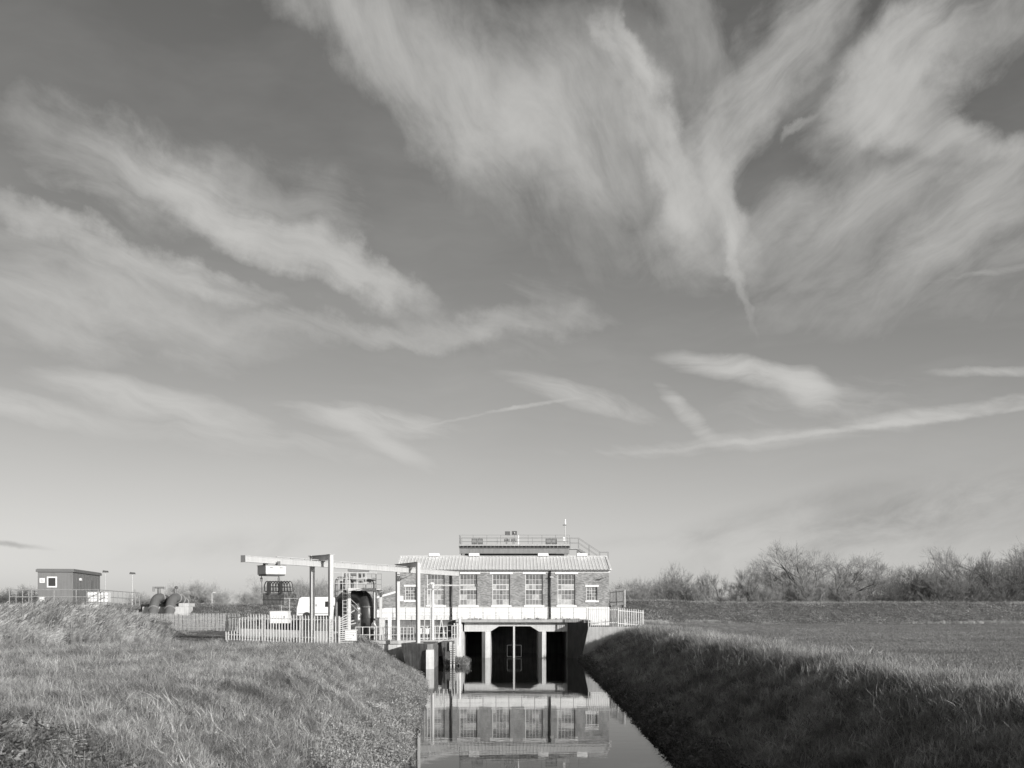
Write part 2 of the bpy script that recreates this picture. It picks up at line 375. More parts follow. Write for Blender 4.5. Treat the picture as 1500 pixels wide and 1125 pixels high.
# ================================================================ terrain
def lerp(x, xs, ys): return np.interp(x, xs, ys)
def smooth(t): t = np.clip(t, 0, 1); return t*t*(3-2*t)
def left_edge(y):  return lerp(y, [-80, 0, 29, 45, 62, 70, 82, 84, 110], [-3.6, -3.3, -3.5, -4.5, -5.6, -7.2, -9.4, -4.9, -4.9])
def right_edge(y): return lerp(y, [-80, 29, 70, 88, 92, 110], [5.0, 5.15, 5.8, 6.1, 6.2, 6.2])
def vnoise(x, y, s, seed):
    k = np.random.default_rng(seed); out = 0
    for i in range(5):
        a, b, c = k.uniform(0, 6.28, 3); f = s * (1 + .37*i)
        out = out + np.sin(x*f*math.cos(a) + y*f*math.sin(a) + b) * np.cos(x*f*.7*math.sin(c) - y*f*.8*math.cos(c) + a)
    return out / 5
def height(x, y):
    x = np.asarray(x, float); y = np.asarray(y, float)
    xl, xr = left_edge(y), right_edge(y)
    # plateau left of the drain: 2.4 near, yard rising to 3.45 beside the pump house
    zl = lerp(y, [-80, 48, 58, 66, 74, 82, 94, 99, 400], [2.42, 2.38, 2.16, 2.02, 1.95, 1.86, 1.86, 3.4, 3.4])
    zl_far = lerp(y, [-80, 100, 125, 400], [2.42, 2.42, 3.2, 3.4])
    k = smooth((-24.5 - x) / 6)
    zl = zl*(1-k) + zl_far*k
    zr = np.full_like(x, 2.6)
    zr = np.where(y > 91, 2.9, zr) * smooth((30-x)/12) + 2.6 * (1 - smooth((30-x)/12)) if np.ndim(x) else zr
    wl_ = lerp(y, [0, 62, 70, 82], [4.4, 3.7, 3.3, 2.5])
    rl = np.clip((xl - x) / wl_, -1, 1); rr = np.clip((x - xr) / 4.9, -1, 1)
    def prof(t, top):    # bed, steep wet toe, grassy slope, rounded crest
        return np.where(t < 0, np.maximum(-1.4, t*8), top * (1 - (1 - np.clip(t, 0, 1))**1.25))
    z = np.where(x < (xl + xr)/2, prof(rl, zl), prof(rr, zr))
    # tussocky relief away from the water's edge
    edge = np.clip(np.maximum(rl, rr), 0, 1)
    z = z + edge * (vnoise(x, y, .55, 3)*.13 + vnoise(x, y, 1.7, 4)*.10 + vnoise(x, y, 3.6, 14)*.06) * np.where((x > xr + 5.5) | (y > 76), .25, 1.0)
    # flood bank of the tidal river, straight across the view
    fb = 2.75 * smooth((y - 133.5)/8.5) * (1 - smooth((y - 146.5)/11))
    z = z + fb * np.where(x < 0, (5.30-3.4)/2.75, 1.0) + smooth((y-132)/8)*vnoise(x, y, .8, 9)*.05
    # under the pump house, its culverts and the wharf the earth is dug away
    inside = (x > -4.7) & (x < 6.1) & (y > 92) & (y < 108)
    z = np.where(inside, -1.4, z)
    return z
def build_ground():
    xs = np.unique(np.concatenate([np.linspace(-1500, -120, 12), np.linspace(-120, -30, 46), np.arange(-30, -16, .5), np.arange(-16, 16, .28), np.arange(16, 40, .8), np.linspace(40, 120, 41), np.linspace(120, 1500, 12)]))
    ys = np.unique(np.concatenate([np.linspace(-300, -10, 12), np.arange(-10, 100, .5), np.arange(100, 165, .8), np.linspace(165, 400, 12), np.linspace(400, 3500, 10)]))
    gx, gy = np.meshgrid(xs, ys)
    gz = height(gx, gy)
    nx, ny = len(xs), len(ys)
    vs = np.stack([gx.ravel(), gy.ravel(), gz.ravel()], 1)
    i = np.arange(nx*ny).reshape(ny, nx)
    fs = np.stack([i[:-1,:-1].ravel(), i[:-1,1:].ravel(), i[1:,1:].ravel(), i[1:,:-1].ravel()], 1)
    me = bpy.data.meshes.new('ground'); me.from_pydata(vs.tolist(), [], fs.tolist()); me.materials.append(M['soil'])
    me.polygons.foreach_set('use_smooth', [True]*len(me.polygons))
    tag(link('ground', me), 'rough grassy earth banks and levels around the drain', None, None, 'structure')
build_ground()
def build_field():
    xs = np.concatenate([np.arange(12.2, 40, .8), np.linspace(40, 140, 50)]); ys = np.concatenate([np.linspace(-20, 10, 10), np.arange(10.5, 132.5, .8)])
    gx, gy = np.meshgrid(xs, ys); gx = gx + vnoise(gx, gy, .5, 21)*.25*(gx < 14)
    gz = height(gx, gy) + .012 + np.sin(gx*2*math.pi/3.0)*.012
    i = np.arange(gx.size).reshape(gx.shape)
    fs = np.stack([i[:-1,:-1].ravel(), i[:-1,1:].ravel(), i[1:,1:].ravel(), i[1:,:-1].ravel()], 1)
    me = bpy.data.meshes.new('field'); me.from_pydata(np.stack([gx.ravel(), gy.ravel(), gz.ravel()], 1).tolist(), [], fs.tolist()); me.materials.append(M['field'])
    tag(link('field', me), 'flat field of short winter crop right of the drain', None, None, 'structure')
build_field()
w = MB(); w.add([(-14,-80,0),(12,-80,0),(12,106,0),(-14,106,0)], [(0,1,2,3)])
tag(w.build('water', M['water']), 'still dark water of the drain mirroring the pump house', None, None, 'structure')

# ================================================================ pump house
BD = 97.0                       # its front wall
k = BD / F
HX0, HX1 = pX(582, BD), pX(892, BD)
DECK = 3.55
HZ0, HZ1 = DECK, pZ(836, BD)
BACK = 105.0
TALL = [638.5, 686.2, 734.2, 782.3, 829.8]
wins = [(pX(c-12.9, BD), pX(c+12.9, BD), pZ(886.5, BD), pZ(841, BD), 5, 6) for c in TALL]
wins += [(pX(593.5, BD), pX(609.2, BD), pZ(879.2, BD), pZ(859.5, BD), 4, 4), (pX(859, BD), pX(875, BD), pZ(879.6, BD), pZ(859.8, BD), 4, 4)]
PLZ = pZ(889, BD)
house = thing('pump_house', 'long brick pump house with pale ribbed roof and tall windows above the water', 'building', ((HX0+HX1)/2, BD, DECK))
HC = Vector(((HX0+HX1)/2, BD, DECK))
def hb(mb, name, m, parent=None, **kw):
    """mesh collected in world coordinates, linked under the house (or one of its parts)"""
    mb.v = [(x-HC.x, y-HC.y, z-HC.z) for x,y,z in mb.v]
    return mb.build(name, m, parent or house, **kw)
# front wall with real openings: strips between sorted x edges
mb = MB()
T = .32
edges = sorted({HX0, HX1, *[w[0] for w in wins], *[w[1] for w in wins]})
for a, b in zip(edges, edges[1:]):
    wv = [w for w in wins if w[0] <= a + 1e-6 and w[1] >= b - 1e-6]
    if not wv: mb.box(a, b, BD, BD+T, PLZ, HZ1)
    else:
        mb.box(a, b, BD, BD+T, PLZ, wv[0][2]); mb.box(a, b, BD, BD+T, wv[0][3], HZ1)
mb.box(HX0, HX0+T, BD+T, BACK-T, PLZ, HZ1); mb.box(HX1-T, HX1, BD+T, BACK-T, PLZ, HZ1); mb.box(HX0, HX1, BACK-T, BACK, PLZ, HZ1)
RID = 101.0; RZ = pZ(815.5, RID); EV = BD-.35; EVB = BACK+.35; EZ = pZ(834.5, EV)
for x0, x1 in ((HX0, HX0+T), (HX1-T, HX1)):        # gables
    mb.add([(x0,BD,HZ1),(x1,BD,HZ1),(x1,BACK,HZ1),(x0,BACK,HZ1),(x0,RID,RZ-.12),(x1,RID,RZ-.12)], [(0,1,5,4),(2,3,4,5),(0,4,3),(1,2,5)])
hb(mb, 'wall', M['brick'])
hb(MB().box(HX0-.03, HX1+.03, BD-.05, BACK+.03, DECK-.6, PLZ), 'plinth', M['white_plinth'], bevel=.02)
# ribbed sheet roof, real ribs
def ribbed(x0, x1, pitch, ya, za, yb, zb, dx):
    prof = []; x = x0
    while x < x1 - pitch*.5:
        prof += [(x, 0), (x+pitch*.66, 0), (x+pitch*.74, .024), (x+pitch*.92, .024)]; x += pitch
    prof.append((x1, 0))
    vs = []; n = len(prof)
    for px_, h in prof: vs.append((px_, ya, za+h))
    for px_, h in prof: vs.append((px_, yb, zb+h))
    return MB().add(vs, [(i, i+1, n+i+1, n+i) for i in range(n-1)])
r1 = ribbed(HX0-.15, HX1+.15, .33, EV, EZ, RID, RZ, 0)
r2 = ribbed(HX0-.15, HX1+.15, .33, EVB, EZ, RID, RZ, 0)
r1.add(r2.v, r2.f)
roof = hb(r1, 'roof', M['roof_sheet'])
mb = MB().box(HX0-.16, HX1+.16, RID-.16, RID+.16, RZ+.03, RZ+.07)
hb(mb, 'ridge_cap', M['roof_sheet'], roof)
for x0 in (HX0-.19, HX1+.03):
    v = MB()
    for (ya, za, yb, zb) in ((EV, EZ, RID, RZ), (EVB, EZ, RID, RZ)):
        v.hexa([(x0,ya,za-.08),(x0+.16,ya,za-.08),(x0+.16,yb,zb-.08),(x0,yb,zb-.08)] if ya < yb else [(x0,yb,zb-.08),(x0+.16,yb,zb-.08),(x0+.16,ya,za-.08),(x0,ya,za-.08)],
               [(x0,ya,za+.07),(x0+.16,ya,za+.07),(x0+.16,yb,zb+.07),(x0,yb,zb+.07)] if ya < yb else [(x0,yb,zb+.07),(x0+.16,yb,zb+.07),(x0+.16,ya,za+.07),(x0,ya,za+.07)])
    hb(v, 'verge_trim', M['roof_sheet'], roof)
for c in (636, 694.5, 795.5, 852.5):
    x = pX(c, RID); v = MB().box(x-.52, x+.52, RID-.3, RID+.3, RZ+.05, RZ+.33)
    hb(v, 'ridge_vent', M['white_paint'], roof, bevel=.03)
hb(MB().box(HX0-.1, HX1+.1, BD-.035, BD-.002, EZ-.27, EZ-.06), 'fascia', M['white_steel'])
g = MB(); n = 9
for i in range(n):      # half-round gutter
    a0 = math.pi + math.pi*i/n; a1 = math.pi + math.pi*(i+1)/n; yc, zc, rr = EV-.02, EZ-.02, .08
    g.add([(HX0-.15,yc+rr*math.cos(a0),zc+rr*math.sin(a0)),(HX1+.15,yc+rr*math.cos(a0),zc+rr*math.sin(a0)),(HX1+.15,yc+rr*math.cos(a1),zc+rr*math.sin(a1)),(HX0-.15,yc+rr*math.cos(a1),zc+rr*math.sin(a1))], [(0,1,2,3)])
hb(g, 'gutter', M['mid_steel'])
# windows: frame with glazing bars, every pane its own piece
pane_mesh = {}
def window(x0, x1, z0, z1, nc, nr, idx):
    f = MB(); y0, y1 = BD+.13, BD+.19; fw = .055
    f.box(x0, x0+fw, y0, y1, z0, z1); f.box(x1-fw, x1, y0, y1, z0, z1)
    f.box(x0+fw, x1-fw, y0, y1, z0, z0+fw); f.box(x0+fw, x1-fw, y0, y1, z1-fw, z1)
    ix0, ix1, iz0, iz1 = x0+fw, x1-fw, z0+fw, z1-fw
    cw, rh = (ix1-ix0)/nc, (iz1-iz0)/nr
    for c in range(1, nc):
        bw = .05 if (nc == 4 and c == 2) else .026
        f.box(ix0+c*cw-bw/2, ix0+c*cw+bw/2, y0+.008, y1-.008, iz0, iz1)
    for r in range(1, nr):
        bh = .075 if (nr == 6 and r in (3, 4)) else .028
        f.box(ix0, ix1, y0+.011, y1-.011, iz0+r*rh-bh/2, iz0+r*rh+bh/2)
    w = hb(f, 'window', M['white_steel'])
    key = (nc, nr)
    for r in range(nr):
        for c in range(nc):
            t = random.random()
            if nr == 6:
                kind = 'pane_pale' if (r == 3 and t < .55) or (r < 2 and t < .42) else ('pane_dark' if r == 5 or t < .42 else 'pane_mid')  # pale panes: bright sky reflection and blinds put into the pane colour
            else: kind = 'pane_dark' if t < .6 else 'pane_mid'
            kk = key + (kind,)
            if kk not in pane_mesh:
                pane_mesh[kk] = MB().box(-cw/2, cw/2, -.004, .004, -rh/2, rh/2).mesh('pane', M[kind])
            o = link('pane', pane_mesh[kk], w, (ix0+(c+.5)*cw-HC.x, y0+.03-HC.y, iz0+(r+.5)*rh-HC.z))
            o.rotation_euler = (random.uniform(-.012, .012), 0, random.uniform(-.012, .012))
    lw = .26 if nr == 6 else .13
    hb(MB().box(x0-lw, x1+lw, BD-.06, BD+.11, z1+.002, z1+.185), 'lintel', M['white_paint'], bevel=.012)
    sw = .13
    hb(MB().box(x0-sw, x1+sw, BD-.09, BD+.12, z0-.165, z0-.002), 'sill', M['white_paint'], bevel=.012)
for i, w_ in enumerate(wins): window(*w_, i)
# a pale ceiling-high back wall and a floor inside, so the glass has a room behind it
hb(MB().box(HX0+T, HX1-T, BD+T, BACK-T, DECK-.1, DECK), 'floor', M['concrete'])
# rainwater pipes
for c, zb in ((661, 1.95), (806, DECK)):
    x = pX(c, BD-.5); v = MB().tube([(x, BD-.16, EZ-.1), (x, BD-.16, zb)], .085, 8)
    p = hb(v, 'drainpipe', M['black_paint'], smooth=True)
    v = MB()
    for z in (EZ-.35, EZ-2.0, EZ-3.6): v.cbox((x, BD-.12, z), (.22, .12, .06))
    hb(v, 'bracket', M['black_paint'], p)
# swan-neck wall lamps
for (c, y) in ((883.5, 847), (592, 847), (810.5, 845)):
    x, z = pX(c, BD), pZ(y, BD); v = MB()
    v.tube([(x+.3, BD, z+.12), (x+.12, BD-.3, z+.05), (x-.05, BD-.42, z)], .022, 6)
    l = hb(v, 'wall_lamp', M['dark_steel'])
    hb(MB().cbox((x-.16, BD-.45, z-.03), (.34, .16, .09)), 'lamp_head', M['white_steel'] if c == 810.5 else M['dark_steel'], l)
hb(MB().box(pX(586,BD), pX(591,BD), BD-.3, BD-.002, pZ(881,BD), pZ(873,BD)), 'wall_box', M['white_paint'], bevel=.02)
# brick lean-to at the left end with a white sloping verge
ax0, ax1 = pX(553, BD), HX0
za, zb = pZ(876.5, BD), pZ(868, BD)
hb(MB().hexa([(ax0,BD+.2,DECK-.3),(ax1,BD+.2,DECK-.3),(ax1,BACK-1,DECK-.3),(ax0,BACK-1,DECK-.3)], [(ax0,BD+.2,za),(ax1,BD+.2,zb),(ax1,BACK-1,zb),(ax0,BACK-1,za)]), 'lean_to_wall', M['brick'])
hb(MB().hexa([(ax0-.1,BD-.05,za-.02),(ax1-.15,BD-.05,zb-.05),(ax1-.15,BACK-.8,zb-.05),(ax0-.1,BACK-.8,za-.02)], [(ax0-.1,BD-.05,za+.17),(ax1-.15,BD-.05,zb+.14),(ax1-.15,BACK-.8,zb+.14),(ax0-.1,BACK-.8,za+.17)]), 'lean_to_roof', M['white_paint'])

# white parapet running on past the left end
tag(MB().box(pX(520, 96), HX0-.05, 96.0, 96.25, 1.9, pZ(890, 96)).build('white_parapet', M['white_plinth'], bevel=.02), 'low white rendered wall running left from the pump house plinth', 'wall')

# ================================================================ culvert intake under the house
intake = thing('intake_culvert', 'pale concrete intake with three dark culvert mouths under the pump house', 'culvert', (0, 95, 0))
def ib(mb, name, m, parent=None, **kw):
    mb.v = [(x, y-95, z) for x,y,z in mb.v]
    return mb.build(name, m, parent or intake, **kw)
CD = 95.0
oL, oC, oR = (pX(680, CD), pX(706, CD)), (pX(718.5, CD), pX(789.5, CD)), (pX(800, CD), pX(831, CD))
zt = 2.42; zc = pZ(917.3, CD); LX, RX = pX(675, CD), pX(833, CD)
ib(MB().box(pX(668, CD), 6.95, 94.15, BD-.06, 3.27, DECK), 'deck_slab', M['concrete'], bevel=.03)
hd = MB()
ch = pX(731, CD) - oC[0]; ce = oC[1] - pX(777, CD)
# header beam as one front polygon, extruded back
poly = [(LX,3.27),(LX,zt),(oC[0],zt),(oC[0]+ch,zc),(oC[1]-ce,zc),(oC[1],zt),(RX,zt),(RX,3.27)]
poly = poly[::-1]
nP = len(poly)
hd.add([(x,CD,z) for x,z in poly] + [(x,CD+.6,z) for x,z in poly], [tuple(range(nP))[::-1], tuple(range(nP,2*nP))] + [(i,(i+1)%nP,nP+(i+1)%nP,nP+i) for i in range(nP)])
hobj = ib(hd, 'header_beam', M['concrete_pale'])
tri = hobj.modifiers.new('tri', 'TRIANGULATE')
for (a, b) in ((oL[1], oC[0]), (oC[1], oR[0])):
    m_ = a + (b-a)*.42
    ib(MB().prism([(m_,CD-.55),(b,CD+.02),(b,BACK),(a,BACK),(a,CD+.02)], -1.3, zt), 'pier', M['concrete_pale'], bevel=.02)
ib(MB().box(LX-.5, oL[0], CD, BACK, -1.3, 3.27), 'abutment', M['concrete'])
ib(MB().box(oR[1], oR[1]+.5, CD+.03, BACK, -1.3, 3.27), 'abutment', M['concrete'])
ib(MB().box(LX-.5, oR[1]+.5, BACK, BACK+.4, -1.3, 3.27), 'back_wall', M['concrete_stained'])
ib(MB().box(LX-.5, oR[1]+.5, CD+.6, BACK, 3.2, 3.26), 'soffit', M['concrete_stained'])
xg = pX(753, 94.2)
ib(MB().bar((xg, 94.6, -1.2), (xg, 94.6, zc), .17, .14), 'guide_post', M['concrete_pale'])
fr = MB(); a, b, za, zb = pX(743, 94.6), pX(763.5, 94.6), .10, pZ(945, 94.6)
for p, q in (((a,za),(a,zb)), ((b,za),(b,zb)), ((a,zb),(b,zb)), ((a,za),(b,za))): fr.bar((p[0],94.65,p[1]), (q[0],94.65,q[1]), .03, .03)
ib(fr, 'screen_frame', M['dark_steel'])
# splayed right wing wall (its shade deepened by a darker concrete colour) and left return
ib(MB().hexa([(5.1,CD,-1.2),(6.05,91.72,-1.2),(6.5,91.72,-1.2),(6.2,CD,-1.2)], [(5.15,CD,3.25),(6.80,91.72,3.25),(7.1,91.72,3.25),(6.6,CD,3.25)]), 'wing_wall', M['concrete_shaded'])
ib(MB().box(6.5, 7.1, 91.74, BD-.1, 3.27, 3.5), 'wing_coping', M['concrete'])
ib(MB().hexa([(-5.3,93.2,-1.2),(-4.55,94.2,-1.2),(-4.5,CD+.2,-1.2),(-5.3,CD+.2,-1.2)], [(-5.3,93.2,3.2),(-4.75,94.2,3.2),(-4.55,CD+.2,3.2),(-5.3,CD+.2,3.2)]), 'left_return', M['concrete_pale'])
ib(MB().hexa([(6.1,91.15,-.6),(12.6,91.15,-.6),(12.6,91.7,-.6),(6.1,91.7,-.6)], [(6.82,91.15,2.92),(12.6,91.15,2.92),(12.6,91.7,2.92),(6.82,91.7,2.92)]), 'side_wall', M['concrete'])
wp = MB().tube([(pX(673.5,93), 93, 1.2), (pX(673.5,93), 93, pZ(906,93))], .12, 8)
ib(wp, 'white_pipe', M['white_paint'])

# ================================================================ railings
def railing(name, label, pts, h, npost, rails, m, r=.024, group=None, kick=False):
    base = Vector(pts[0]); t = thing(name, label, 'railing', base, 0, group)
    segs = [(Vector(a)-base, Vector(b)-base) for a, b in zip(pts, pts[1:])]
    post = MB().tube([(0,0,0),(0,0,h)], r, 6).mesh('post', m)
    tot = sum((b-a).length for a, b in segs)
    done = set()
    for a, b in segs:
        n = max(1, round(npost * (b-a).length / tot))
        for i in range(n+1):
            p = a.lerp(b, i/n); key = tuple(round(c, 2) for c in p)
            if key in done: continue
            done.add(key); link('post', post, t, p)
    for f in rails:
        v = MB()
        for a, b in segs: v.tube([a+Vector((0,0,h*f)), b+Vector((0,0,h*f))], r*.9, 6)
        v.build('rail', m, t)
    return t
railing('deck_railing', 'thin grey tube railing along the deck before the white plinth', [(pX(556,94.3), 94.3, DECK), (pX(859,94.3), 94.3, DECK)], 1.08, 16, (1, .55, .12), M['rail_grey'])

# ================================================================ palisade fences
def pale_mesh(h, wd=.07, m=None, name='pale'):
    v = MB(); t = .012; w2 = wd/2
    # W-section pale, notched three-point top simplified to a split point
    prof = [(-w2, 0), (-w2*.35, -.018), (0, -.004), (w2*.35, -.018), (w2, 0)]
    n = len(prof); tops = [h-.12, h-.015, h-.09, h-.015, h-.12]
    vs = [(x, y, 0) for x, y in prof] + [(x, y, tz) for (x, y), tz in zip(prof, tops)]
    vs += [(x, y+t, 0) for x, y in prof] + [(x, y+t, tz) for (x, y), tz in zip(prof, tops)]
    fs = [(i, i+1, n+i+1, n+i) for i in range(n-1)] + [(2*n+i+1, 2*n+i, 3*n+i, 3*n+i+1) for i in range(n-1)]
    fs += [(n+i, n+i+1, 3*n+i+1, 3*n+i) for i in range(n-1)] + [(0, n, 3*n, 2*n), (n-1, 3*n-1, 4*n-1, 2*n-1)]
    return v.add(vs, fs).mesh(name, m)
def palisade(label, a, b, h, pitch, m, wd=.07, post_every=2.75, group=None, posts=None):
    a, b = Vector(a), Vector(b); L = (b-a).length; d = (b-a)/L
    t = thing('palisade_fence', label, 'fence', a, 0, group)
    ang = math.atan2(d.y, d.x)
    pm = pale_mesh(h, wd, m); n = int(L/pitch)
    for i in range(n+1):
        p = d*(i*L/n)
        o = link('pale', pm, t, p + Vector((0,0,random.uniform(-.02,.02)))); o.rotation_euler = (random.uniform(-.012,.012), random.uniform(-.014,.014), ang)
    nrm = Vector((-math.sin(ang), math.cos(ang), 0))
    for f in (.20, .84):
        MB().bar(nrm*.045+Vector((0,0,h*f)), d*L+nrm*.045+Vector((0,0,h*f)), .05, .06).build('rail', m, t)
    po = MB().box(-.05,.05,-.04,.04,-.2,h-.1).mesh('post', m)
    npst = max(1, round(L/post_every))
    for i in range(npst+1):
        o = link('post', po, t, d*(L*i/npst)+nrm*.12); o.rotation_euler = (0,0,ang)
    return t
gp = 'galvanised palisade fence runs'
f1 = palisade('pale galvanised palisade fence in front of the white van, seen square on', (pX(331,70), 70.0, 2.38), (pX(496,66), 66.0, 2.22), 1.84, .235, M['galv_pale'], .075, group=gp)
palisade('far palisade fence run left of the van, half hidden by reeds', (pX(205,101), 101, 2.40), (pX(347,95), 95, 2.45), 1.70, .17, M['galv'], .065, 2.7, gp)
palisade('distant palisade fence strip at the left edge behind reeds', (pX(-60,96), 96, 3.2), (pX(56,92), 92, 3.2), 1.7, .2, M['galv'], .07, group=gp)
palisade('short palisade fence on the concrete wall right of the culvert', (pX(862,91.4), 91.42, 2.93), (pX(905,91.4), 91.42, 2.93), 1.80, .165, M['galv_pale'], .06, 2.6, gp)
palisade('palisade fence bending back to the right end of the culvert wall', (pX(906,91.5), 91.5, 2.86), (pX(943,94.6), 94.6, 2.66), 1.80, .28, M['galv_pale'], .07, 3.0, gp)
# anti-climb fan at the water end of the near fence
fan = thing('fence_fan', 'anti climb fan of spread bars at the water end of the near fence', 'fence', (pX(497,65.9), 65.9, 2.2), 0, gp)
MB().bar((0,0,-.1), (0,0,1.82), .09, .09).build('post', M['galv_pale'], fan)
fbm = MB().bar((0,0,0), (1,0,0), .03, .06).mesh('fan_bar', M['galv_pale'])
for i in range(13):
    z = .15 + i*.125; L = .85 + .25*math.sin(i*1.7); tilt = max(0, (i-5))*.075
    o = link('fan_bar', fbm, fan, (.04, -.02, z)); o.scale = (L, 1, 1); o.rotation_euler = (0, -tilt, 0)
# raised steps with a palisade screen at the right-hand corner of the house
st = thing('access_steps', 'raised concrete landing and steps at the right corner of the pump house', 'steps', (10.3, 98, 2.8))
MB().box(-.95, .35, -1.2, 6, -.3, 2.05).build('landing', M['concrete_stained'], st)
for i in range(7):
    MB().box(.35+i*.12, .47+i*.12, 3.5, 5, -.3, 1.8-i*.28).build('step', M['concrete'], st)
palisade('upper palisade screen on the raised landing beside the house gable', (pX(894,104), 104, 4.9), (pX(913.5,96.6), 96.55, 4.9), 1.55, .2, M['galv'], .06, 3.0, gp)

# ================================================================ sluice gantry behind the roof
GD = 107.0
gx0, gx1 = pX(673, GD), pX(834, GD)
gz = pZ(799.3, GD)
gan = thing('sluice_gantry', 'dark steel girder platform with railings showing above the pump house roof', 'gantry', ((gx0+gx1)/2, GD, 3.2))
GO = Vector(((gx0+gx1)/2, GD, 3.2))
def gb(mb, name, m, parent=None, **kw):
    mb.v = [(x-GO.x, y-GO.y, z-GO.z) for x,y,z in mb.v]
    return mb.build(name, m, parent or gan, **kw)
GB = GD + 3.2
for y in (GD, GB):
    g = MB(); z0, z1 = pZ(811, GD), pZ(802.4, GD)
    g.box(gx0, gx1, y-.02, y+.02, z0+.04, z1-.04); g.box(gx0, gx1, y-.16, y+.16, z0, z0+.04); g.box(gx0, gx1, y-.16, y+.16, z1-.04, z1)
    gb(g, 'girder', M['mid_steel'])
for y in (GD+.5, GB-.5): gb(MB().box(gx0+.3, gx1-.3, y-.15, y+.15, pZ(814.5, GD), pZ(811.3, GD)), 'lower_beam', M['black_paint'])
gb(MB().box(gx0-.05, gx1+.05, GD-.25, GB+.25, gz-.05, gz), 'deck', M['galv'])
gb(MB().box(gx0-.05, gx1+.05, GD-.28, GD-.255, gz-.02, gz+.13), 'kick_plate', M['galv'])
nb = 28
for i in range(nb+1):
    x = gx0 + (gx1-gx0)*i/nb
    gb(MB().box(x-.04, x+.04, GD-.2, GB+.2, pZ(802.3, GD), gz-.052), 'deck_bearer', M['dark_steel'])
for x in (gx0+.4, gx1-.4):
    for y in (GD, GB): gb(MB().box(x-.15, x+.15, y-.15, y+.15, 3.2, pZ(811.2, GD)), 'column', M['mid_steel'])
railing('gantry_railing', 'thin grey railing round the girder platform above the roof', [(gx0, GB, gz), (gx0, GD-.2, gz), (gx1, GD-.2, gz)], pZ(784, GD)-gz, 11, (1, .68, .36), M['rail_grey'], .02)
railing('gantry_railing', 'back railing of the girder platform behind the cabinets', [(gx1, GB+.15, gz), (gx0+.1, GB+.15, gz)], pZ(784, GD)-gz, 6, (1, .6), M['rail_grey'], .018)
def cabinet(c, label):
    x = pX(c, GD+1.2); y = GD+1.4
    t = thing('control_cabinet', label, 'cabinet', (x, y, gz))
    for s in (-1, 1):
        b = MB().box(s*.31-.27, s*.31+.27, -.3, .3, .24, .86).build('box', M['dark_steel'], t, bevel=.02)
        MB().box(s*.31-.22, s*.31+.22, -.325, -.302, .30, .80).build('door', M['mid_steel'], b)
        for q in (-.2, .2): MB().box(s*.31+q-.03, s*.31+q+.03, -.2, .2, 0, .24).build('foot', M['dark_steel'], t)
    return t
cabinet(699, 'twin dark cabinet at the left end of the girder platform')
cabinet(807.5, 'twin dark cabinet at the right end of the girder platform')
def actuator(c, label, hy, wheel):
    x = pX(c, GD+.8); t = thing('gate_actuator', label, 'actuator', (x, GD+.8, gz))
    MB().tube([(0,0,0),(0,0,.55)], .11, 10).build('pedestal', M['galv'], t)
    v = MB().tube([(-.28,0,.62),(.28,0,.62)], .15, 12); v.tube([(0,0,.5),(0,0,.85)], .13, 10)
    v.build('motor', M['dark_steel'], t, smooth=False)
    v = MB()
    for i in range(14):
        a, b = 2*math.pi*i/14, 2*math.pi*(i+1)/14
        v.bar((.2*math.cos(a), -.26, .62+.2*math.sin(a)), (.2*math.cos(b), -.26, .62+.2*math.sin(b)), .03, .03)
    v.bar((-.2,-.26,.62),(.2,-.26,.62),.02,.02); v.bar((0,-.26,.42),(0,-.26,.82),.02,.02)
    v.build('handwheel', M['white_steel'], t)
    MB().bar((.1,0,.8), (.1,0,hy), .05, .05).build('stem_tube', M['galv'], t)
    v = MB().box(-.2,.34,-.03,.03,hy-.42,hy); v.build('panel', M['dark_steel'], t)
    if wheel:
        MB().box(.46,.56,-.06,.06,0,1.15).build('guide', M['white_paint'], t)
        MB().sphere((.06,-.05,hy-.2), .10, 8, 6).build('lamp', M['galv'], t)
    return t
actuator(742.5, 'left gate actuator with a plain dark panel above the platform', pZ(777.5, GD)-gz, False)
actuator(752.5, 'right gate actuator with a lamp on its dark panel and white guide', pZ(777, GD)-gz, True)
x = pX(828, GD)
t = thing('camera_mast', 'slim mast with a white lamp head at the platform end', 'mast', (x, GD+.3, gz))
MB().tube([(0,0,0),(0,0,pZ(768,GD)-gz)], .035, 8).build('pole', M['galv'], t)
MB().tube([(0,0,pZ(768,GD)-gz),(0,0,pZ(760,GD)-gz)], [.11,.07], 10).build('lamp_head', M['white_paint'], t)
MB().box(-.25,.12,-.04,.04,pZ(769.5,GD)-gz,pZ(768.2,GD)-gz).build('bracket', M['dark_steel'], t)
MB().box(-.22,.02,-.2,0,.5,.9).build('junction_box', M['white_paint'], t)
# stair down the right end of the platform
stt = thing('steel_stair', 'grey steel stair with handrails descending right of the girder platform', 'stair', (gx1, GD, 3.2))
def sb(mb, name, m): mb.v = [(x-gx1, y-GD, z-3.2) for x,y,z in mb.v]; return mb.build(name, m, stt)
y0, y1 = GD, GD+1.1
lz = pZ(803.5, GD); lx = pX(848, GD); fx, fz = pX(879, GD), pZ(824, GD); ex = pX(891.5, GD)
sb(MB().box(gx1+.06, lx, y0, y1, lz-.06, lz), 'upper_landing', M['galv'])
sb(MB().box(fx, ex, y0, y1, fz-.06, fz), 'lower_landing', M['galv'])
for y in (y0, y1): sb(MB().bar((lx, y, lz-.1), (fx, y, fz-.1), .05, .22), 'stringer', M['mid_steel'])
for i in range(1, 9):
    q = i/9; sb(MB().cbox((lx+(fx-lx)*q, GD+.55, lz+(fz-lz)*q), (.26, 1.04, .04)), 'tread', M['dark_steel'])
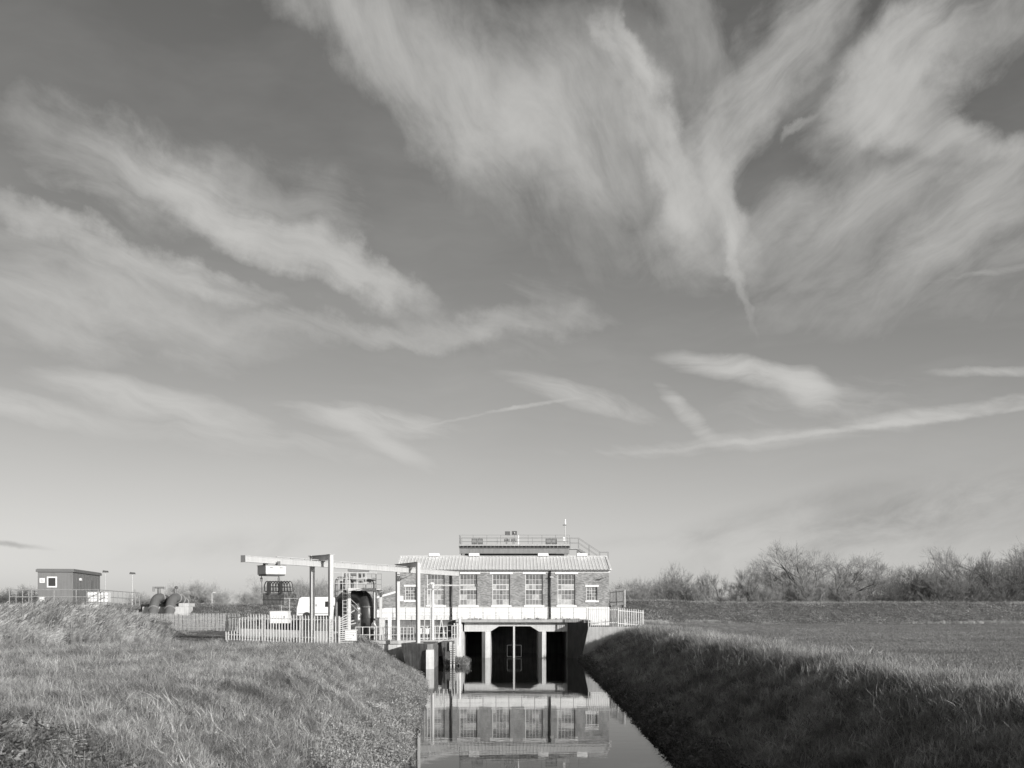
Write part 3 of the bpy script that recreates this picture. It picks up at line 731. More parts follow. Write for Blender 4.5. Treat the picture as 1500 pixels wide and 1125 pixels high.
for y in (y0, y1):
    for f in (1.1, .6):
        sb(MB().tube([(gx1+.06,y,lz+f+.02),(lx,y,lz+f),(fx,y,fz+f),(ex,y,fz+f)], .02, 6), 'handrail', M['rail_grey'])
    for (xx, zz) in ((gx1+.1,lz),(lx,lz),((lx+fx)/2,(lz+fz)/2),(fx,fz),(ex,fz)):
        sb(MB().tube([(xx,y,zz),(xx,y,zz+1.1)], .02, 6), 'post', M['rail_grey'])
for xx, zz in ((lx-.1, lz), (ex-.1, fz), (fx+.1, fz)):
    for y in (y0+.1, y1-.1): sb(MB().bar((xx,y,3.2),(xx,y,zz-.06), .12, .12), 'leg', M['mid_steel'])

# ================================================================ monorail rake crane
A, B, C_, D_ = Vector((-13.6,69.7)), Vector((-12.0,67.8)), Vector((-9.2,82.45)), Vector((-7.2,78.5))
m1, m2 = (A+B)/2, (C_+D_)/2
end0, end1 = Vector((-16.1,61.4)), Vector((-4.6,87.2))
m2 = Vector((-8.0,79.55))
ZB, ZT = EYE+2.86, EYE+3.24
crane = thing('monorail_crane', 'pale grey overhead monorail of the trash rake carried on two steel portals', 'crane', (B.x, B.y, 2.35))
CO = Vector((B.x, B.y, 2.35))
def cb(mb, name, m, parent=None, **kw):
    mb.v = [(x-CO.x, y-CO.y, z-CO.z) for x,y,z in mb.v]
    return mb.build(name, m, parent or crane, **kw)
def ibeam(p, q, zb, zt, w, web=.5):
    v = MB(); v.bar((p.x,p.y,zt-.02), (q.x,q.y,zt-.02), w, .04); v.bar((p.x,p.y,zb+.02), (q.x,q.y,zb+.02), w, .04)
    v.bar((p.x,p.y,(zb+zt)/2), (q.x,q.y,(zb+zt)/2), w*web, zt-zb-.08); return v
rb = cb(ibeam(end0, end1, ZB, ZT, .26, .8), 'runway_beam', M['crane_grey'])
dd = (end1-end0).normalized()
cb(MB().bar((end0.x-dd.x*.02,end0.y-dd.y*.02,(ZB+ZT)/2), (end0.x-dd.x*.06,end0.y-dd.y*.06,(ZB+ZT)/2), .32, .42), 'end_stop', M['mid_steel'], rb)
cb(MB().bar((end1.x,end1.y,(ZB+ZT)/2), (end1.x+dd.x*.05,end1.y+dd.y*.05,(ZB+ZT)/2), .32, .42), 'end_stop', M['mid_steel'], rb)
for P, zb in ((A, 2.2), (B, 2.2), (C_, 1.88), (D_, 1.88)):
    v = MB(); w = .135; ang = R(38); ca, sa = math.cos(ang), math.sin(ang)
    q = lambda a, b: (P.x + a*ca - b*sa, P.y + a*sa + b*ca)
    poly = [q(-w,-w), q(w,-w), q(w,w), q(-w,w)]
    v.prism(poly, zb, ZT+.40)
    po = cb(v, 'post', M['crane_grey'], bevel=.015)
    pb = [q(-.3,-.3), q(.3,-.3), q(.3,.3), q(-.3,.3)]
    cb(MB().prism(pb, zb, zb+.04), 'base_plate', M['galv'], po)
    cb(MB().prism([q(-.2,-.2), q(.2,-.2), q(.2,.2), q(-.2,.2)], ZT+.402, ZT+.425), 'cap_plate', M['crane_grey'], po)
for P, Q in ((A, B), (C_, D_)):
    e = (Q-P).normalized(); v = ibeam(P-e*.25, Q-e*.14, ZT+.05, ZT+.42, .3, .35)
    h = cb(v, 'cross_head', M['crane_grey'])
    mid = (P+Q)/2
    cb(MB().bar((mid.x-.22*e.x,mid.y-.22*e.y,ZT-.01), (mid.x+.22*e.x,mid.y+.22*e.y,ZT-.01), .4, .055), 'hanger_plate', M['mid_steel'], h)
# brackets on top of the beam: cable tray
v = MB(); s0 = m1.lerp(end0, .58); nn = Vector((-dd.y, dd.x))*.16
v.bar((s0.x+nn.x,s0.y+nn.y,ZT+.10), (end1.x*.5+m2.x*.5+nn.x,end1.y*.5+m2.y*.5+nn.y,ZT+.10), .12, .035)
cb(v, 'cable_tray', M['crane_grey'])
for i in range(12):
    p = s0.lerp(m2, i/11.0)
    cb(MB().bar((p.x+nn.x,p.y+nn.y,ZT-.03),(p.x+nn.x,p.y+nn.y,ZT+.08), .05,.05), 'tray_bracket', M['galv'])
# hoist trolley hanging on the runway
tp = Vector((pX(402,63.8), 63.8)); tpos = end0 + dd*((tp-end0).dot(dd))
ang = R(35)
tz0, tz1 = pZ(842.5, tpos.y), pZ(829.0, tpos.y)
tr = thing('hoist_trolley', 'boxy pale hoist trolley hanging under the left end of the monorail', 'hoist', (tpos.x, tpos.y, tz0), ang)
MB().box(-.66,.66,-.7,.7,.03,tz1-tz0).build('housing', M['crane_grey'], tr, bevel=.02)
MB().box(-.69,.69,-.73,.73,tz1-tz0,tz1-tz0+.03).build('lid', M['mid_steel'], tr)
MB().box(-.6,.6,-.64,.64,-.05,.028).build('underside_tray', M['black_paint'], tr)
for s in (-.4, .4):
    MB().box(s-.09,s+.09,-.20,-.14,tz1-tz0+.03,ZB-tz0+.16).build('hanger', M['dark_steel'], tr)
    MB().box(s-.09,s+.09,.14,.20,tz1-tz0+.03,ZB-tz0+.16).build('hanger', M['dark_steel'], tr)
for s in (-.3,.35): MB().box(s-.09,s+.09,-.712,-.702,.42,.46).build('vent_slot', M['dark_steel'], tr)
# rake grab under it
gpz = pZ(886, tpos.y)
gr = thing('rake_grab', 'dark toothed rake grab with curved tines hanging below the trolley', 'grab', (tpos.x, tpos.y, gpz), 0)
H = tz0 - gpz
for s, off in ((-.62, -.1), (.42, .1)):
    v = MB().tube([(s,off,H-.05),(s+.03,off,H-.55),(s,0,.75)], .025, 6); v.build('hoist_rope', M['dark_steel'], gr)
    MB().cbox((s,off,H-.28), (.14,.14,.24)).build('sheave_block', M['mid_steel'], gr)
kx = lambda pxx: pX(pxx, tpos.y) - tpos.x
kz = lambda pyy: pZ(pyy, tpos.y) - gpz
nt = 9
tine = None
for i in range(nt):
    x0 = kx(388) + (kx(421)-kx(388))*i/(nt-1)
    pts = [(0,-.05,kz(866)),(-.01,-.06,kz(857)),(.07,-.05,kz(852.6)),(.17,-.04,kz(851.4)),(.27,-.02,kz(853)),(.33,0,kz(858)),(.36,.02,kz(866.5))]
    if tine is None: tine = MB().tube(pts, .033, 6).mesh('curved_tine', M['black_paint'])
    link('curved_tine', tine, gr, (x0, 0, 0))
for yy, a, b in ((866.2,387.5,428), (859.5,392,427), (851.8,391,424)):
    MB().bar((kx(a),0,kz(yy)), (kx(b),0,kz(yy+.6)), .06, .06).build('cross_bar', M['black_paint'], gr)
MB().box(kx(392),kx(396),-.2,.2,kz(870),kz(853)).build('side_plate', M['black_paint'], gr)
MB().box(kx(410),kx(413),-.2,.2,kz(870),kz(853)).build('side_plate', M['black_paint'], gr)
for yy in (870, 878.5): MB().bar((kx(385),0,kz(yy)), (kx(416),0,kz(yy)), .07, .09).build('comb_bar', M['dark_steel'], gr)
tm = MB().bar((0,0,0),(0,-.08,-(kz(869)-kz(886))),.05,.07).mesh('comb_tooth', M['black_paint'])
for i in range(16): link('comb_tooth', tm, gr, (kx(386)+(kx(415)-kx(386))*i/15, .02, kz(869)))

# ================================================================ wharf, jetty, piers
wh = thing('concrete_wharf', 'pale concrete wharf wall carrying the rake crane and pipework', 'wharf', (-9, 82, -1))
wpoly = [(-24,82.2),(-9.2,82.2),(-5.3,84.2),(-5.0,93),(-5.32,96),(-24,96)]
MB().prism([(x+9,y-82) for x,y in wpoly], 0, 2.93).build('slab', M['concrete_pale'], wh)
MB().prism([(x+9,y-82) for x,y in [(-24,82.0),(-9.1,82.0),(-5.2,84.05),(-5.35,84.4),(-9.2,82.4),(-24,82.4)]], 2.7, 2.97).build('coping', M['concrete'], wh)
rw = MB().box(-20, -5.2, 95.2, 95.9, 1.9, DECK-.05)
tag(rw.build('stained_bulkhead', M['concrete_stained']), 'dark stained retaining wall behind the wharf below the deck railing', 'wall')
jt = thing('jetty_pier', 'concrete jetty pier with flared dark face at the water below the crane post', 'pier', (-6.4, 76.5, -1))
jp = [(-6.35,76.6),(-5.92,76.95),(-5.9,82.6),(-7.5,82.6),(-8.45,78.3)]
jb = [(-6.35,76.6),(-5.92,76.95),(-5.9,82.6),(-7.2,82.6),(-7.85,78.0)]
J = lambda ps: [(x+6.4,y-76.5) for x,y in ps]
MB().prism(J(jb), 0, 2.62, J(jp)).build('body', M['concrete_wet'], jt)
MB().prism(J([(-6.34,76.61),(-5.93,76.96),(-5.95,82.6),(-7.5,82.6),(-8.46,78.3)]), 2.622, 2.88).build('cap', M['concrete_wet'], jt)
MB().prism(J([(-6.42,76.50),(-5.95,76.80),(-5.86,76.9),(-5.86,77.1),(-6.42,76.6)]), .0, 2.45).build('end_facing', M['concrete_pale'], jt)
p2 = thing('small_pier', 'small flared dark concrete pier beside the staff gauge right of the jetty', 'pier', (-5.02, 81.4, -1))
MB().prism([(-.35,.3),(.25,0),(.3,2.6),(-.4,2.6)], 0, 2.9, [(-.62,.3),(.3,-.1),(.3,2.6),(-.62,2.6)]).build('body', M['concrete_wet'], p2)
MB().box(.05,.25,-.16,-.06,2.2,2.9).build('cap_block', M['concrete_pale'], p2)
sg = thing('staff_gauge', 'pale twin post water level gauge standing in the drain', 'gauge', (pX(663,80.5), 80.5, -1.2))
for s in (-.13,.13): MB().bar((s,0,0),(s,0,1.2+1.75), .10,.08).build('post', M['galv_pale'], sg)
for i in range(9): MB().box(-.2,.2,-.06,-.045,1.4+i*.17,1.45+i*.17).build('mark', M['dark_steel'], sg)
rg = 'wharf railings'
railing('wharf_railing', 'pale two rail railing along the wharf edge before the person', [(pX(521,82.3), 82.3, 1.97), (pX(582,82.3), 82.3, 1.97)], 1.08, 6, (1, .42), M['galv_pale'], .04, rg)
railing('wharf_railing', 'pale railing between the two crane posts on the jetty', [(pX(586,82.7), 82.7, 1.95), (pX(606,82.7), 82.7, 1.95)], 1.08, 4, (1, .5), M['galv_pale'], .035, rg)
railing('wharf_railing', 'white railing on the wharf right of the crane post', [(pX(614,84.6), 84.6, 1.95), (pX(655,84.8), 84.8, 1.95)], 1.12, 7, (1, .5, .1), M['white_steel'], .035, rg)
railing('wharf_railing', 'white guard rail beside the left culvert mouth', [(pX(662,88.5), 88.5, 1.94), (pX(673,92.6), 92.6, 1.94)], 1.1, 3, (1, .3), M['white_steel'], .04, rg)
railing('wharf_railing', 'grey handrail on the wharf behind the crane posts', [(pX(566,92), 92, 1.95), (pX(662,92), 92, 1.95)], 1.1, 9, (1, .55), M['galv'], .03, rg)
# davit hoist with long arm
dv = thing('davit_hoist', 'slender white davit with a long level arm on the wharf', 'davit', (pX(634,84.4), 84.4, 1.95))
def q84(x, y): return (pX(x,84.4)-pX(634,84.4), pZ(y,84.4)-1.95)
x_, z_ = q84(634, 857)
MB().tube([(0,0,0),(0,0,z_)], [.13,.09], 8).build('mast', M['white_steel'], dv)
e = q84(696, 857.5)
MB().tube([(0,0,z_-.03),(e[0],0,e[1])], .065, 8).build('arm', M['white_steel'], dv)
s1, s2 = q84(635, 868), q84(647, 859); MB().tube([(s1[0],0,s1[1]),(s2[0],0,s2[1])], .03, 6).build('strut', M['galv'], dv)
MB().cbox((e[0]+.1,0,e[1]), (.22,.22,.22)).build('arm_head', M['dark_steel'], dv)
MB().sphere((-.1,0,z_+.12), .16, 8, 6, (1.6,1,.8)).build('winch', M['white_steel'], dv)
fr = thing('mast_frame', 'thin pale pole frame standing left of the white davit', 'frame', (pX(622,84), 84.0, 1.95))
for xx in (622, 630.5): MB().tube([(pX(xx,84)-pX(622,84),0,0),(pX(xx,84)-pX(622,84),0,pZ(862,84)-1.95)], .035, 6).build('pole', M['galv_pale'], fr)
MB().tube([(0,0,pZ(862,84)-1.95),(pX(640,84)-pX(622,84),0,pZ(862,84)-1.95)], .03, 6).build('cross_tube', M['galv'], fr)
MB().tube([(0,0,pZ(889,84)-1.95),(pX(630.5,84)-pX(622,84),0,pZ(889,84)-1.95)], .03, 6).build('cross_tube', M['galv'], fr)
ld = thing('step_ladder', 'leaning pale A shaped step ladder on the wharf', 'ladder', (pX(646,87), 87, 1.95))
def q87(x, y): return (pX(x,87)-pX(646,87), pZ(y,87)-1.95)
for (a, b) in (((642,925),(646.5,906)), ((652,925),(646.5,906))):
    for yo in (-.22,.22):
        p, q = q87(*a), q87(*b); MB().tube([(p[0],yo,0),(q[0],yo*.7,q[1])], .03, 6).build('stile', M['galv_pale'], ld)
for i in range(1,5):
    p, q = q87(642,0), q87(646.5,906); f = i/5; MB().bar((p[0]+(q[0]-p[0])*f,-.2,q[1]*f),(p[0]+(q[0]-p[0])*f,.2,q[1]*f),.05,.03).build('rung', M['galv_pale'], ld)

# ================================================================ siphon pipe, its steel frame and plant on the wharf
def bend(pts, rad=.6, n=7):
    pts = [Vector(p) for p in pts]; out = [pts[0]]
    for a, b, c in zip(pts, pts[1:], pts[2:]):
        u, v = (a-b).normalized(), (c-b).normalized(); p0, p1 = b+u*rad, b+v*rad
        for i in range(n+1):
            t = i/n; out.append(p0.lerp(b, t).lerp(b.lerp(p1, t), t))
    out.append(pts[-1]); return out
PD = 86.0
pr = thing('siphon_pipe', 'large dark siphon pipe bending over between the steel frame columns', 'pipe', (pX(538,PD), PD, 1.95))
po = Vector((pX(538,PD), PD, 1.95))
rel = lambda x, y, d: px(x, y, d) - po
path = bend([rel(538.5,938,PD), rel(538.5,873.5,PD), rel(500,874.5,PD+4.2), rel(497,930,PD+4.4)], 1.5, 12)
MB().tube(path, .60, 20).build('pipe', M['pipe_dark'], pr, smooth=True)
def ring(p, d, r, w): p = Vector(p); d = Vector(d).normalized(); return MB().tube([p-d*w/2, p+d*w/2], r, 20)
ring(rel(538,931,PD), (0,0,1), 0.74, .16).build('flange', M['pipe_dark'], pr)
ring(rel(538,904,PD), (0,0,1), 0.67, .10).build('flange', M['pipe_dark'], pr)
ring(rel(538,889,PD), (0,0,1), 0.65, .08).build('flange', M['pipe_grey'], pr)
m_ = rel(519.5,874,PD+2.05); ring(m_, rel(500,874.5,PD+4.2)-rel(538.5,873.5,PD), .69, .12).build('flange', M['pipe_grey'], pr)
MB().tube([rel(533,871,PD+.3), rel(533,861,PD+.3)], .10, 8).build('air_valve', M['pipe_grey'], pr)
fm = thing('pipe_frame', 'pale steel access frame and platform built round the dark siphon pipe', 'frame', (pX(512,PD-.9), PD-.9, 1.95))
fo = Vector((pX(512,PD-.9), PD-.9, 1.95)); Y0, Y1 = PD-.9, PD+2.6
def fb_(mb, name, m, **kw): mb.v = [(x-fo.x,y-fo.y,z-fo.z) for x,y,z in mb.v]; return mb.build(name, m, fm, **kw)
X0, X1, X2 = pX(496,Y0), pX(512,Y0), pX(550,Y0); PZ = pZ(865, Y0)
for xx in (X1, X2):
    for yy in (Y0, Y1): fb_(MB().box(xx-.11,xx+.11,yy-.11,yy+.11,1.95,PZ), 'column', M['white_steel'])
fb_(MB().box(X1-.1,X2+.1,Y0-.14,Y0-.12,PZ-.02,PZ+.2), 'edge_beam', M['white_steel'])
fb_(MB().box(X1-.1,X2+.1,Y1+.10,Y1+.14,PZ-.02,PZ+.2), 'edge_beam', M['white_steel'])
fb_(MB().box(X0,X2+.1,Y0-.1,Y1+.08,PZ+.02,PZ+.07), 'platform', M['dark_steel'])
fb_(MB().bar((X1+.15,Y0,pZ(885,Y0)),(X1+1.0,Y0,pZ(900,Y0)),.05,.05), 'brace', M['galv'])
fb_(MB().bar((X1+.12,Y0,pZ(878,Y0)),(X1+.8,Y0,pZ(889,Y0)),.05,.05), 'brace', M['galv'])
for xx in (pX(523.5,Y0), pX(528,Y0)): fb_(MB().box(xx-.04,xx+.04,Y0-.02,Y0+.05,1.95,pZ(891,Y0)), 'stanchion', M['dark_steel'])
top = pZ(838, Y0)
for xx in (pX(507,Y0), X1, pX(523,Y0), pX(536,Y0), X2+.05):
    fb_(MB().tube([(xx,Y0-.05,PZ),(xx,Y0-.05,top)], .035, 6), 'rail_post', M['white_steel'])
    fb_(MB().tube([(xx,Y1+.05,PZ),(xx,Y1+.05,top)], .03, 6), 'rail_post', M['galv'])
for yy in (838.5, 847, 854.5):
    fb_(MB().tube([(pX(490,Y0),Y0-.05,pZ(yy,Y0)),(X2+.05,Y0-.05,pZ(yy,Y0))], .03, 6), 'handrail', M['white_steel'])
    fb_(MB().tube([(X0,Y1+.05,pZ(yy,Y0)),(X2+.05,Y1+.05,pZ(yy,Y0))], .025, 6), 'handrail', M['galv'])
# hooped dark tubes left of the frame and small bore pipe round its right shoulder
for (xa, xb, m_, r_) in ((491.5, 503, 'mid_steel', .11), (503.5, 512, 'mid_steel', .12)):
    fb_(MB().tube(bend([(pX(xa,Y0),Y0+.4,1.95),(pX(xa,Y0),Y0+.4,pZ(846,Y0)),(pX(xb,Y0),Y0+1.4,pZ(846,Y0)),(pX(xb,Y0),Y0+1.6,PZ)], .42, 6), r_, 8), 'hooped_tube', M[m_], smooth=True)
fb_(MB().tube(bend([(pX(538,Y0),Y0+.1,pZ(848.5,Y0)),(pX(547.5,Y0),Y0+.1,pZ(848.5,Y0)),(pX(547.5,Y0),Y0+.1,pZ(905,Y0))], .5, 6), .055, 8), 'small_pipe', M['dark_steel'], smooth=True)
for (xx, yy, sx, sz) in ((505,842,.3,.32),(516,841,.5,.22),(525,843,.18,.4),(531,842,.12,.3),(517,850,.55,.18),(526,852,.3,.22),(535,850,.4,.2),(540,851,.22,.22),(545.5,849.5,.3,.12),(500,857,.45,.7)):
    fb_(MB().cbox((pX(xx,Y0),Y0+.8,pZ(yy,Y0)), (sx,.3,sz)), 'valve_gear', M['dark_steel'] if (xx % 2) else M['mid_steel'], bevel=.03)
fb_(MB().cbox((pX(522,Y0),Y0+1.2,pZ(834.5,Y0)), (1.7,.9,.22)), 'control_box', M['mid_steel'])
for i in range(15): fb_(MB().box(pX(505.5,Y0)-.16,pX(505.5,Y0)+.16,Y0-.1,Y0-.06,2.2+i*.3,2.235+i*.3), 'rung', M['galv_pale'])
for s in (-.18,.18): fb_(MB().box(pX(505.5,Y0)+s-.02,pX(505.5,Y0)+s+.02,Y0-.11,Y0-.05,1.95,top), 'ladder_stile', M['white_steel'])
def kiosk(x0, x1, y0, y1, d, dep, m, label, name='control_kiosk', cat='cabinet'):
    p, q = px(x0, y1, d), px(x1, y0, d); wd, hh = q.x-p.x, q.z-p.z
    t = thing(name, label, cat, ((p.x+q.x)/2, d, p.z))
    MB().box(-wd/2,wd/2,0,dep,0,hh-.06).build('housing', M[m], t, bevel=.015)
    MB().box(-wd/2-.05,wd/2+.05,-.06,dep+.05,hh-.058,hh).build('lid', M[m], t)
    dr = MB().box(-wd*.42,wd*.42,-.02,-.002,hh*.08,hh*.86).build('door', M[m], t)
    MB().box(wd*.3,wd*.36,-.05,-.021,hh*.45,hh*.6).build('handle', M['dark_steel'], dr)
    return t
kiosk(552.5,563,904.5,938,85.0,.6,'galv_pale','tall pale kiosk beside the person on the wharf')
kiosk(568,572.8,904,938,86.5,.5,'white_paint','narrow white kiosk right of the tall pale kiosk')
kiosk(505,520.5,922.5,939,68.5,.7,'white_paint','squat white cabinet beside the fan end of the near fence')
kiosk(395,421,895,913,82.0,1.2,'white_paint','white plant box behind the near fence under the grab')
for i, (a, b) in enumerate(((613,617.5),(623,628.5))):
    kiosk(a, b, 920.5, 929, 90, .3, 'white_paint', ['left','right'][i] + ' of two small white boxes behind the jetty railing')
t = thing('marker_poles', 'two thin pale poles rising behind the white plant box', 'pole', (pX(399,83.4), 83.4, 2.9))
for xx in (398.5, 409.5): MB().tube([(pX(xx,83.4)-pX(399,83.4),0,-.4),(pX(xx,83.4)-pX(399,83.4),0,pZ(886,83.4)-2.9)], .035, 6).build('pole', M['galv'], t)
railing('yard_railing', 'pale railing in the yard left of the van', [(pX(412,104),104,3.4), (pX(436,104),104,3.4)], pZ(876.5,104)-3.4, 2, (1,.6), M['galv_pale'], .03)

lw = MB().hexa([(pX(352,73),73,1.8),(pX(494,69.6),69.6,1.8),(pX(494,69.6),69.9,1.8),(pX(352,73),73.3,1.8)], [(pX(352,73),73,3.1),(pX(494,69.6),69.6,2.95),(pX(494,69.6),69.9,2.95),(pX(352,73),73.3,3.1)])
tag(lw.build('low_parapet', M['concrete_pale'], bevel=.02), 'low pale concrete wall just behind the near palisade fence', 'wall')

# ================================================================ person by the railing
def person():
    o = Vector((pX(545.5,84.2), 84.2, 1.95))
    t = thing('person', 'person in white top and dark trousers leaning forward at the wharf railing', 'person', o)
    def skin_mesh(name, joints, bones, m, parent):
        me = bpy.data.meshes.new(name); me.from_pydata([j[0] for j in joints], bones, []); me.materials.append(M[m])
        ob = link(name, me, parent); me.skin_vertices or ob.modifiers.new('skin', 'SKIN')
        if not any(md.type == 'SKIN' for md in ob.modifiers): ob.modifiers.new('skin', 'SKIN')
        if not me.skin_vertices: me.attributes
        lay = me.skin_vertices[0].data if me.skin_vertices else None
        if lay:
            for i, j in enumerate(joints): lay[i].radius = (j[1], j[1]*.85)
            lay[0].use_root = True
        s = ob.modifiers.new('sub', 'SUBSURF'); s.levels = 2; s.render_levels = 2
        return ob
    # body: pelvis root, spine leaning to the right, neck, head; arms reach to the rail; legs to the floor
    J = [((-.02,0,.92),.15), ((.02,0,1.12),.145), ((.09,-.03,1.36),.17), ((.13,-.05,1.48),.07), ((.16,-.07,1.60),.095), ((.17,-.08,1.69),.085),
         ((.07,-.21,1.38),.065), ((.20,-.36,1.16),.048), ((.40,-.46,1.10),.036), ((.47,-.48,1.09),.04),
         ((.12,.17,1.38),.065), ((.25,.10,1.15),.048), ((.42,-.12,1.08),.036), ((.49,-.18,1.07),.04),
         ((-.02,-.10,.84),.10), ((.02,-.12,.48),.068), ((-.04,-.12,.09),.05), ((.09,-.13,.045),.045),
         ((-.02,.10,.84),.10), ((.00,.13,.48),.068), ((-.09,.13,.09),.05), ((.04,.14,.045),.045)]
    E = [(0,1),(1,2),(2,3),(3,4),(4,5),(2,6),(6,7),(7,8),(8,9),(2,10),(10,11),(11,12),(12,13),(0,14),(14,15),(15,16),(16,17),(0,18),(18,19),(19,20),(20,21)]
    b = skin_mesh('body', J, E, 'skin', t)
    g = lambda js, es, nm, m, s: skin_mesh(nm, [((x,y,z), r*s) for (x,y,z), r in js], es, m, t)
    g([J[0],J[1],J[2],((.11,-.04,1.43),.09),J[6],J[7],J[8],J[10],J[11],J[12]], [(0,1),(1,2),(2,3),(2,4),(4,5),(5,6),(2,7),(7,8),(8,9)], 'shirt', 'shirt', 1.32)
    g([((-.02,0,.95),.155),J[14],J[15],J[16],J[18],J[19],J[20]], [(0,1),(1,2),(2,3),(0,4),(4,5),(5,6)], 'trousers', 'trouser', 1.15)
    h = MB().sphere((.15,-.07,1.675), .115, 12, 8, (1.05,.9,.95)); h.build('hair', M['hair'], t, smooth=True)
    for (hx,hy,hz) in ((.47,-.48,1.09),(.49,-.18,1.07)):
        for i in range(4):
            MB().tube([(hx,hy-.03+i*.02,hz+.01),(hx+.05,hy-.03+i*.02,hz+.005),(hx+.075,hy-.03+i*.02,hz-.035)], [.01,.009,.008], 6).build('finger', M['skin'], t)
        MB().tube([(hx-.01,hy-.03,hz),(hx+.02,hy-.06,hz-.01),(hx+.045,hy-.06,hz-.03)], [.011,.01,.008], 6).build('thumb', M['skin'], t)
    for (sx,sy) in ((.03,-.125),(-.02,.135)):
        MB().sphere((sx,sy,.05), .1, 10, 6, (1.45,.55,.5)).build('shoe', M['hair'], t, smooth=True)
person()

# ================================================================ white van in the yard
VD = 103.0
van = thing('panel_van', 'white panel van parked in the yard behind the near fence', 'van', (pX(470,VD), VD, 3.42))
vz = lambda y: pZ(y,VD)-3.42
vl = pX(434,VD)-pX(470,VD); vr = vl + 5.3
prof = [(vl,.42),(vl+.02,1.0),(vl+.10,1.45),(vl+.26,2.18),(vl+.5,2.30),(vr-1.75,2.32),(vr-1.45,2.22),(vr-.85,1.42),(vr-.12,1.18),(vr,.95),(vr,.42)]
prof = [(x, z) for x, z in prof][::-1]
n = len(prof); v = MB()
inset = lambda z: .12*max(0, (z-1.2)/1.1)
v.add([(x, inset(z), z) for x,z in prof] + [(x, 1.95-inset(z), z) for x,z in prof], [tuple(range(n)), tuple(range(2*n-1,n-1,-1))] + [(i,n+i,n+(i+1)%n,(i+1)%n) for i in range(n)])
bo = v.build('body', M['van_white'], van, bevel=.06)
bo.modifiers['edge'].segments = 2
for wx in (vl+1.05, vr-.95):
    for wy in (.02, 1.70):
        w_ = MB().tube([(wx,wy,.34),(wx,wy+.23,.34)], .34, 18).build('wheel', M['rubber'], van)
        MB().tube([(wx,wy-.012,.34),(wx,wy+.1,.34)], .2, 12).build('rim', M['galv'], w_)
    a = MB().tube([(wx,-.012,.36),(wx,.02,.36)], .43, 18).build('wheel_arch', M['black_paint'], van)
sw = MB().add([(vr-2.42,.008,1.30),(vr-1.45,.008,1.30),(vr-1.75,.07,1.85),(vr-2.42,.07,1.85)], [(0,1,2,3)]).build('cab_window', M['dark_glass'], van)
wsx = MB().add([(vr-.87,.25,1.46),(vr-.87,1.7,1.46),(vr-1.40,1.62,2.18),(vr-1.40,.33,2.18)], [(0,1,2,3)])
wsx.v = [(x+.03,y,z+.02) for x,y,z in wsx.v]; wsx.build('windscreen', M['dark_glass'], van)
MB().box(vl-.06,vl+.02,.15,1.8,.40,.58).build('rear_bumper', M['black_paint'], van)
MB().box(vr-.05,vr+.05,.1,1.85,.35,.6).build('front_bumper', M['black_paint'], van)
for wy in (.06,1.77): MB().box(vl-.012,vl+.05,wy,wy+.12,.85,1.3).build('tail_light', M['mid_steel'], van)
for wy in (.1,1.6): MB().box(vr-.04,vr+.012,wy,wy+.25,.75,.95).build('headlight', M['galv'], van)
MB().box(vl+.2,vr-1.6,-.008,-.001,.62,.68).build('rubbing_strip', M['mid_steel'], van)
for xx in (vl+.45,vl+.7,vl+2.9,vl+3.15): MB().box(xx,xx+.14,.09,.10,2.08,2.13).build('roof_light', M['mid_steel'], van)
MB().box(vl+3.3,vl+3.5,-.012,-.001,1.05,1.09).build('door_handle', M['dark_steel'], van)
# part of the lettering on its side
v = MB(); lx_, lz_ = vl+1.95, 1.36
v.add([(lx_,0,lz_),(lx_+.05,0,lz_),(lx_+.05,0,lz_+.2),(lx_,0,lz_+.2)],[(0,1,2,3)]); v.bar((lx_+.03,0,lz_+.1),(lx_+.13,0,lz_+.2),.005,.04); v.bar((lx_+.03,0,lz_+.1),(lx_+.13,0,lz_),.005,.04)
v.v = [(x,y+.002 if False else .008+inset(z)-.03,z) for x,y,z in v.v]
v.build('lettering', M['dark_steel'], van)

# ================================================================ raised cabin on its platform
CR = R(8.7); CZ = 4.8
cab = thing('site_cabin', 'grey flat roofed site cabin raised on a platform above the reeds', 'cabin', (-34.3, 80, CZ), CR)
MB().box(-2.6,0,0,8.6,.06,2.58).build('wall', M['cabin'], cab)
rf = MB().box(-2.72,.12,-.12,8.72,2.58,2.78).build('roof', M['cabin_roof'], cab)
MB().box(-2.66,.06,-.06,8.66,2.78,2.83).build('roof_membrane', M['cabin_roof'], rf)
wv = MB(); a, b, z0, z1 = -1.82,-1.28,1.48,2.12
for q in ((a-.1,a,z0-.1,z1+.1),(b,b+.1,z0-.1,z1+.1),(a,b,z0-.1,z0),(a,b,z1,z1+.1)): wv.box(q[0],q[1],-.04,-.002,q[2],q[3])
w_ = wv.build('window', M['white_paint'], cab)
MB().box(a,b,-.02,-.006,z0,z1).build('pane', M['dark_glass'], w_)
for (x0,x1,z0,z1) in ((-2.46,-2.08,1.74,2.10),(-2.46,-2.10,.30,.66)):
    s_ = MB().box(x0,x1,-.02,-.002,z0,z1).build('sign', M['white_paint'], cab)
    for i in range(3): MB().box(x0+.05,x1-.06-.05*i,-.024,-.021,z0+.07+i*.09,z0+.10+i*.09).build('print', M['label_print'], s_)
MB().box(.002,.14,1.9,2.15,1.98,2.16).build('bulkhead_lamp', M['white_paint'], cab)
for i in range(1,9): MB().box(.002,.018,i*.96-.015,i*.96+.015,.08,2.56).build('wall_batten', M['cabin'], cab)
MB().box(.002,.04,5.2,6.1,.08,2.08).build('door', M['cabin_roof'], cab)
plat = thing('cabin_platform', 'steel deck on legs with grey railings round the raised cabin', 'platform', (-34.3, 80, 2.45), CR)
PF = CZ-2.45
MB().box(-3.3,3.0,-4.6,10.2,PF-.06,PF+.02).build('deck', M['galv'], plat)
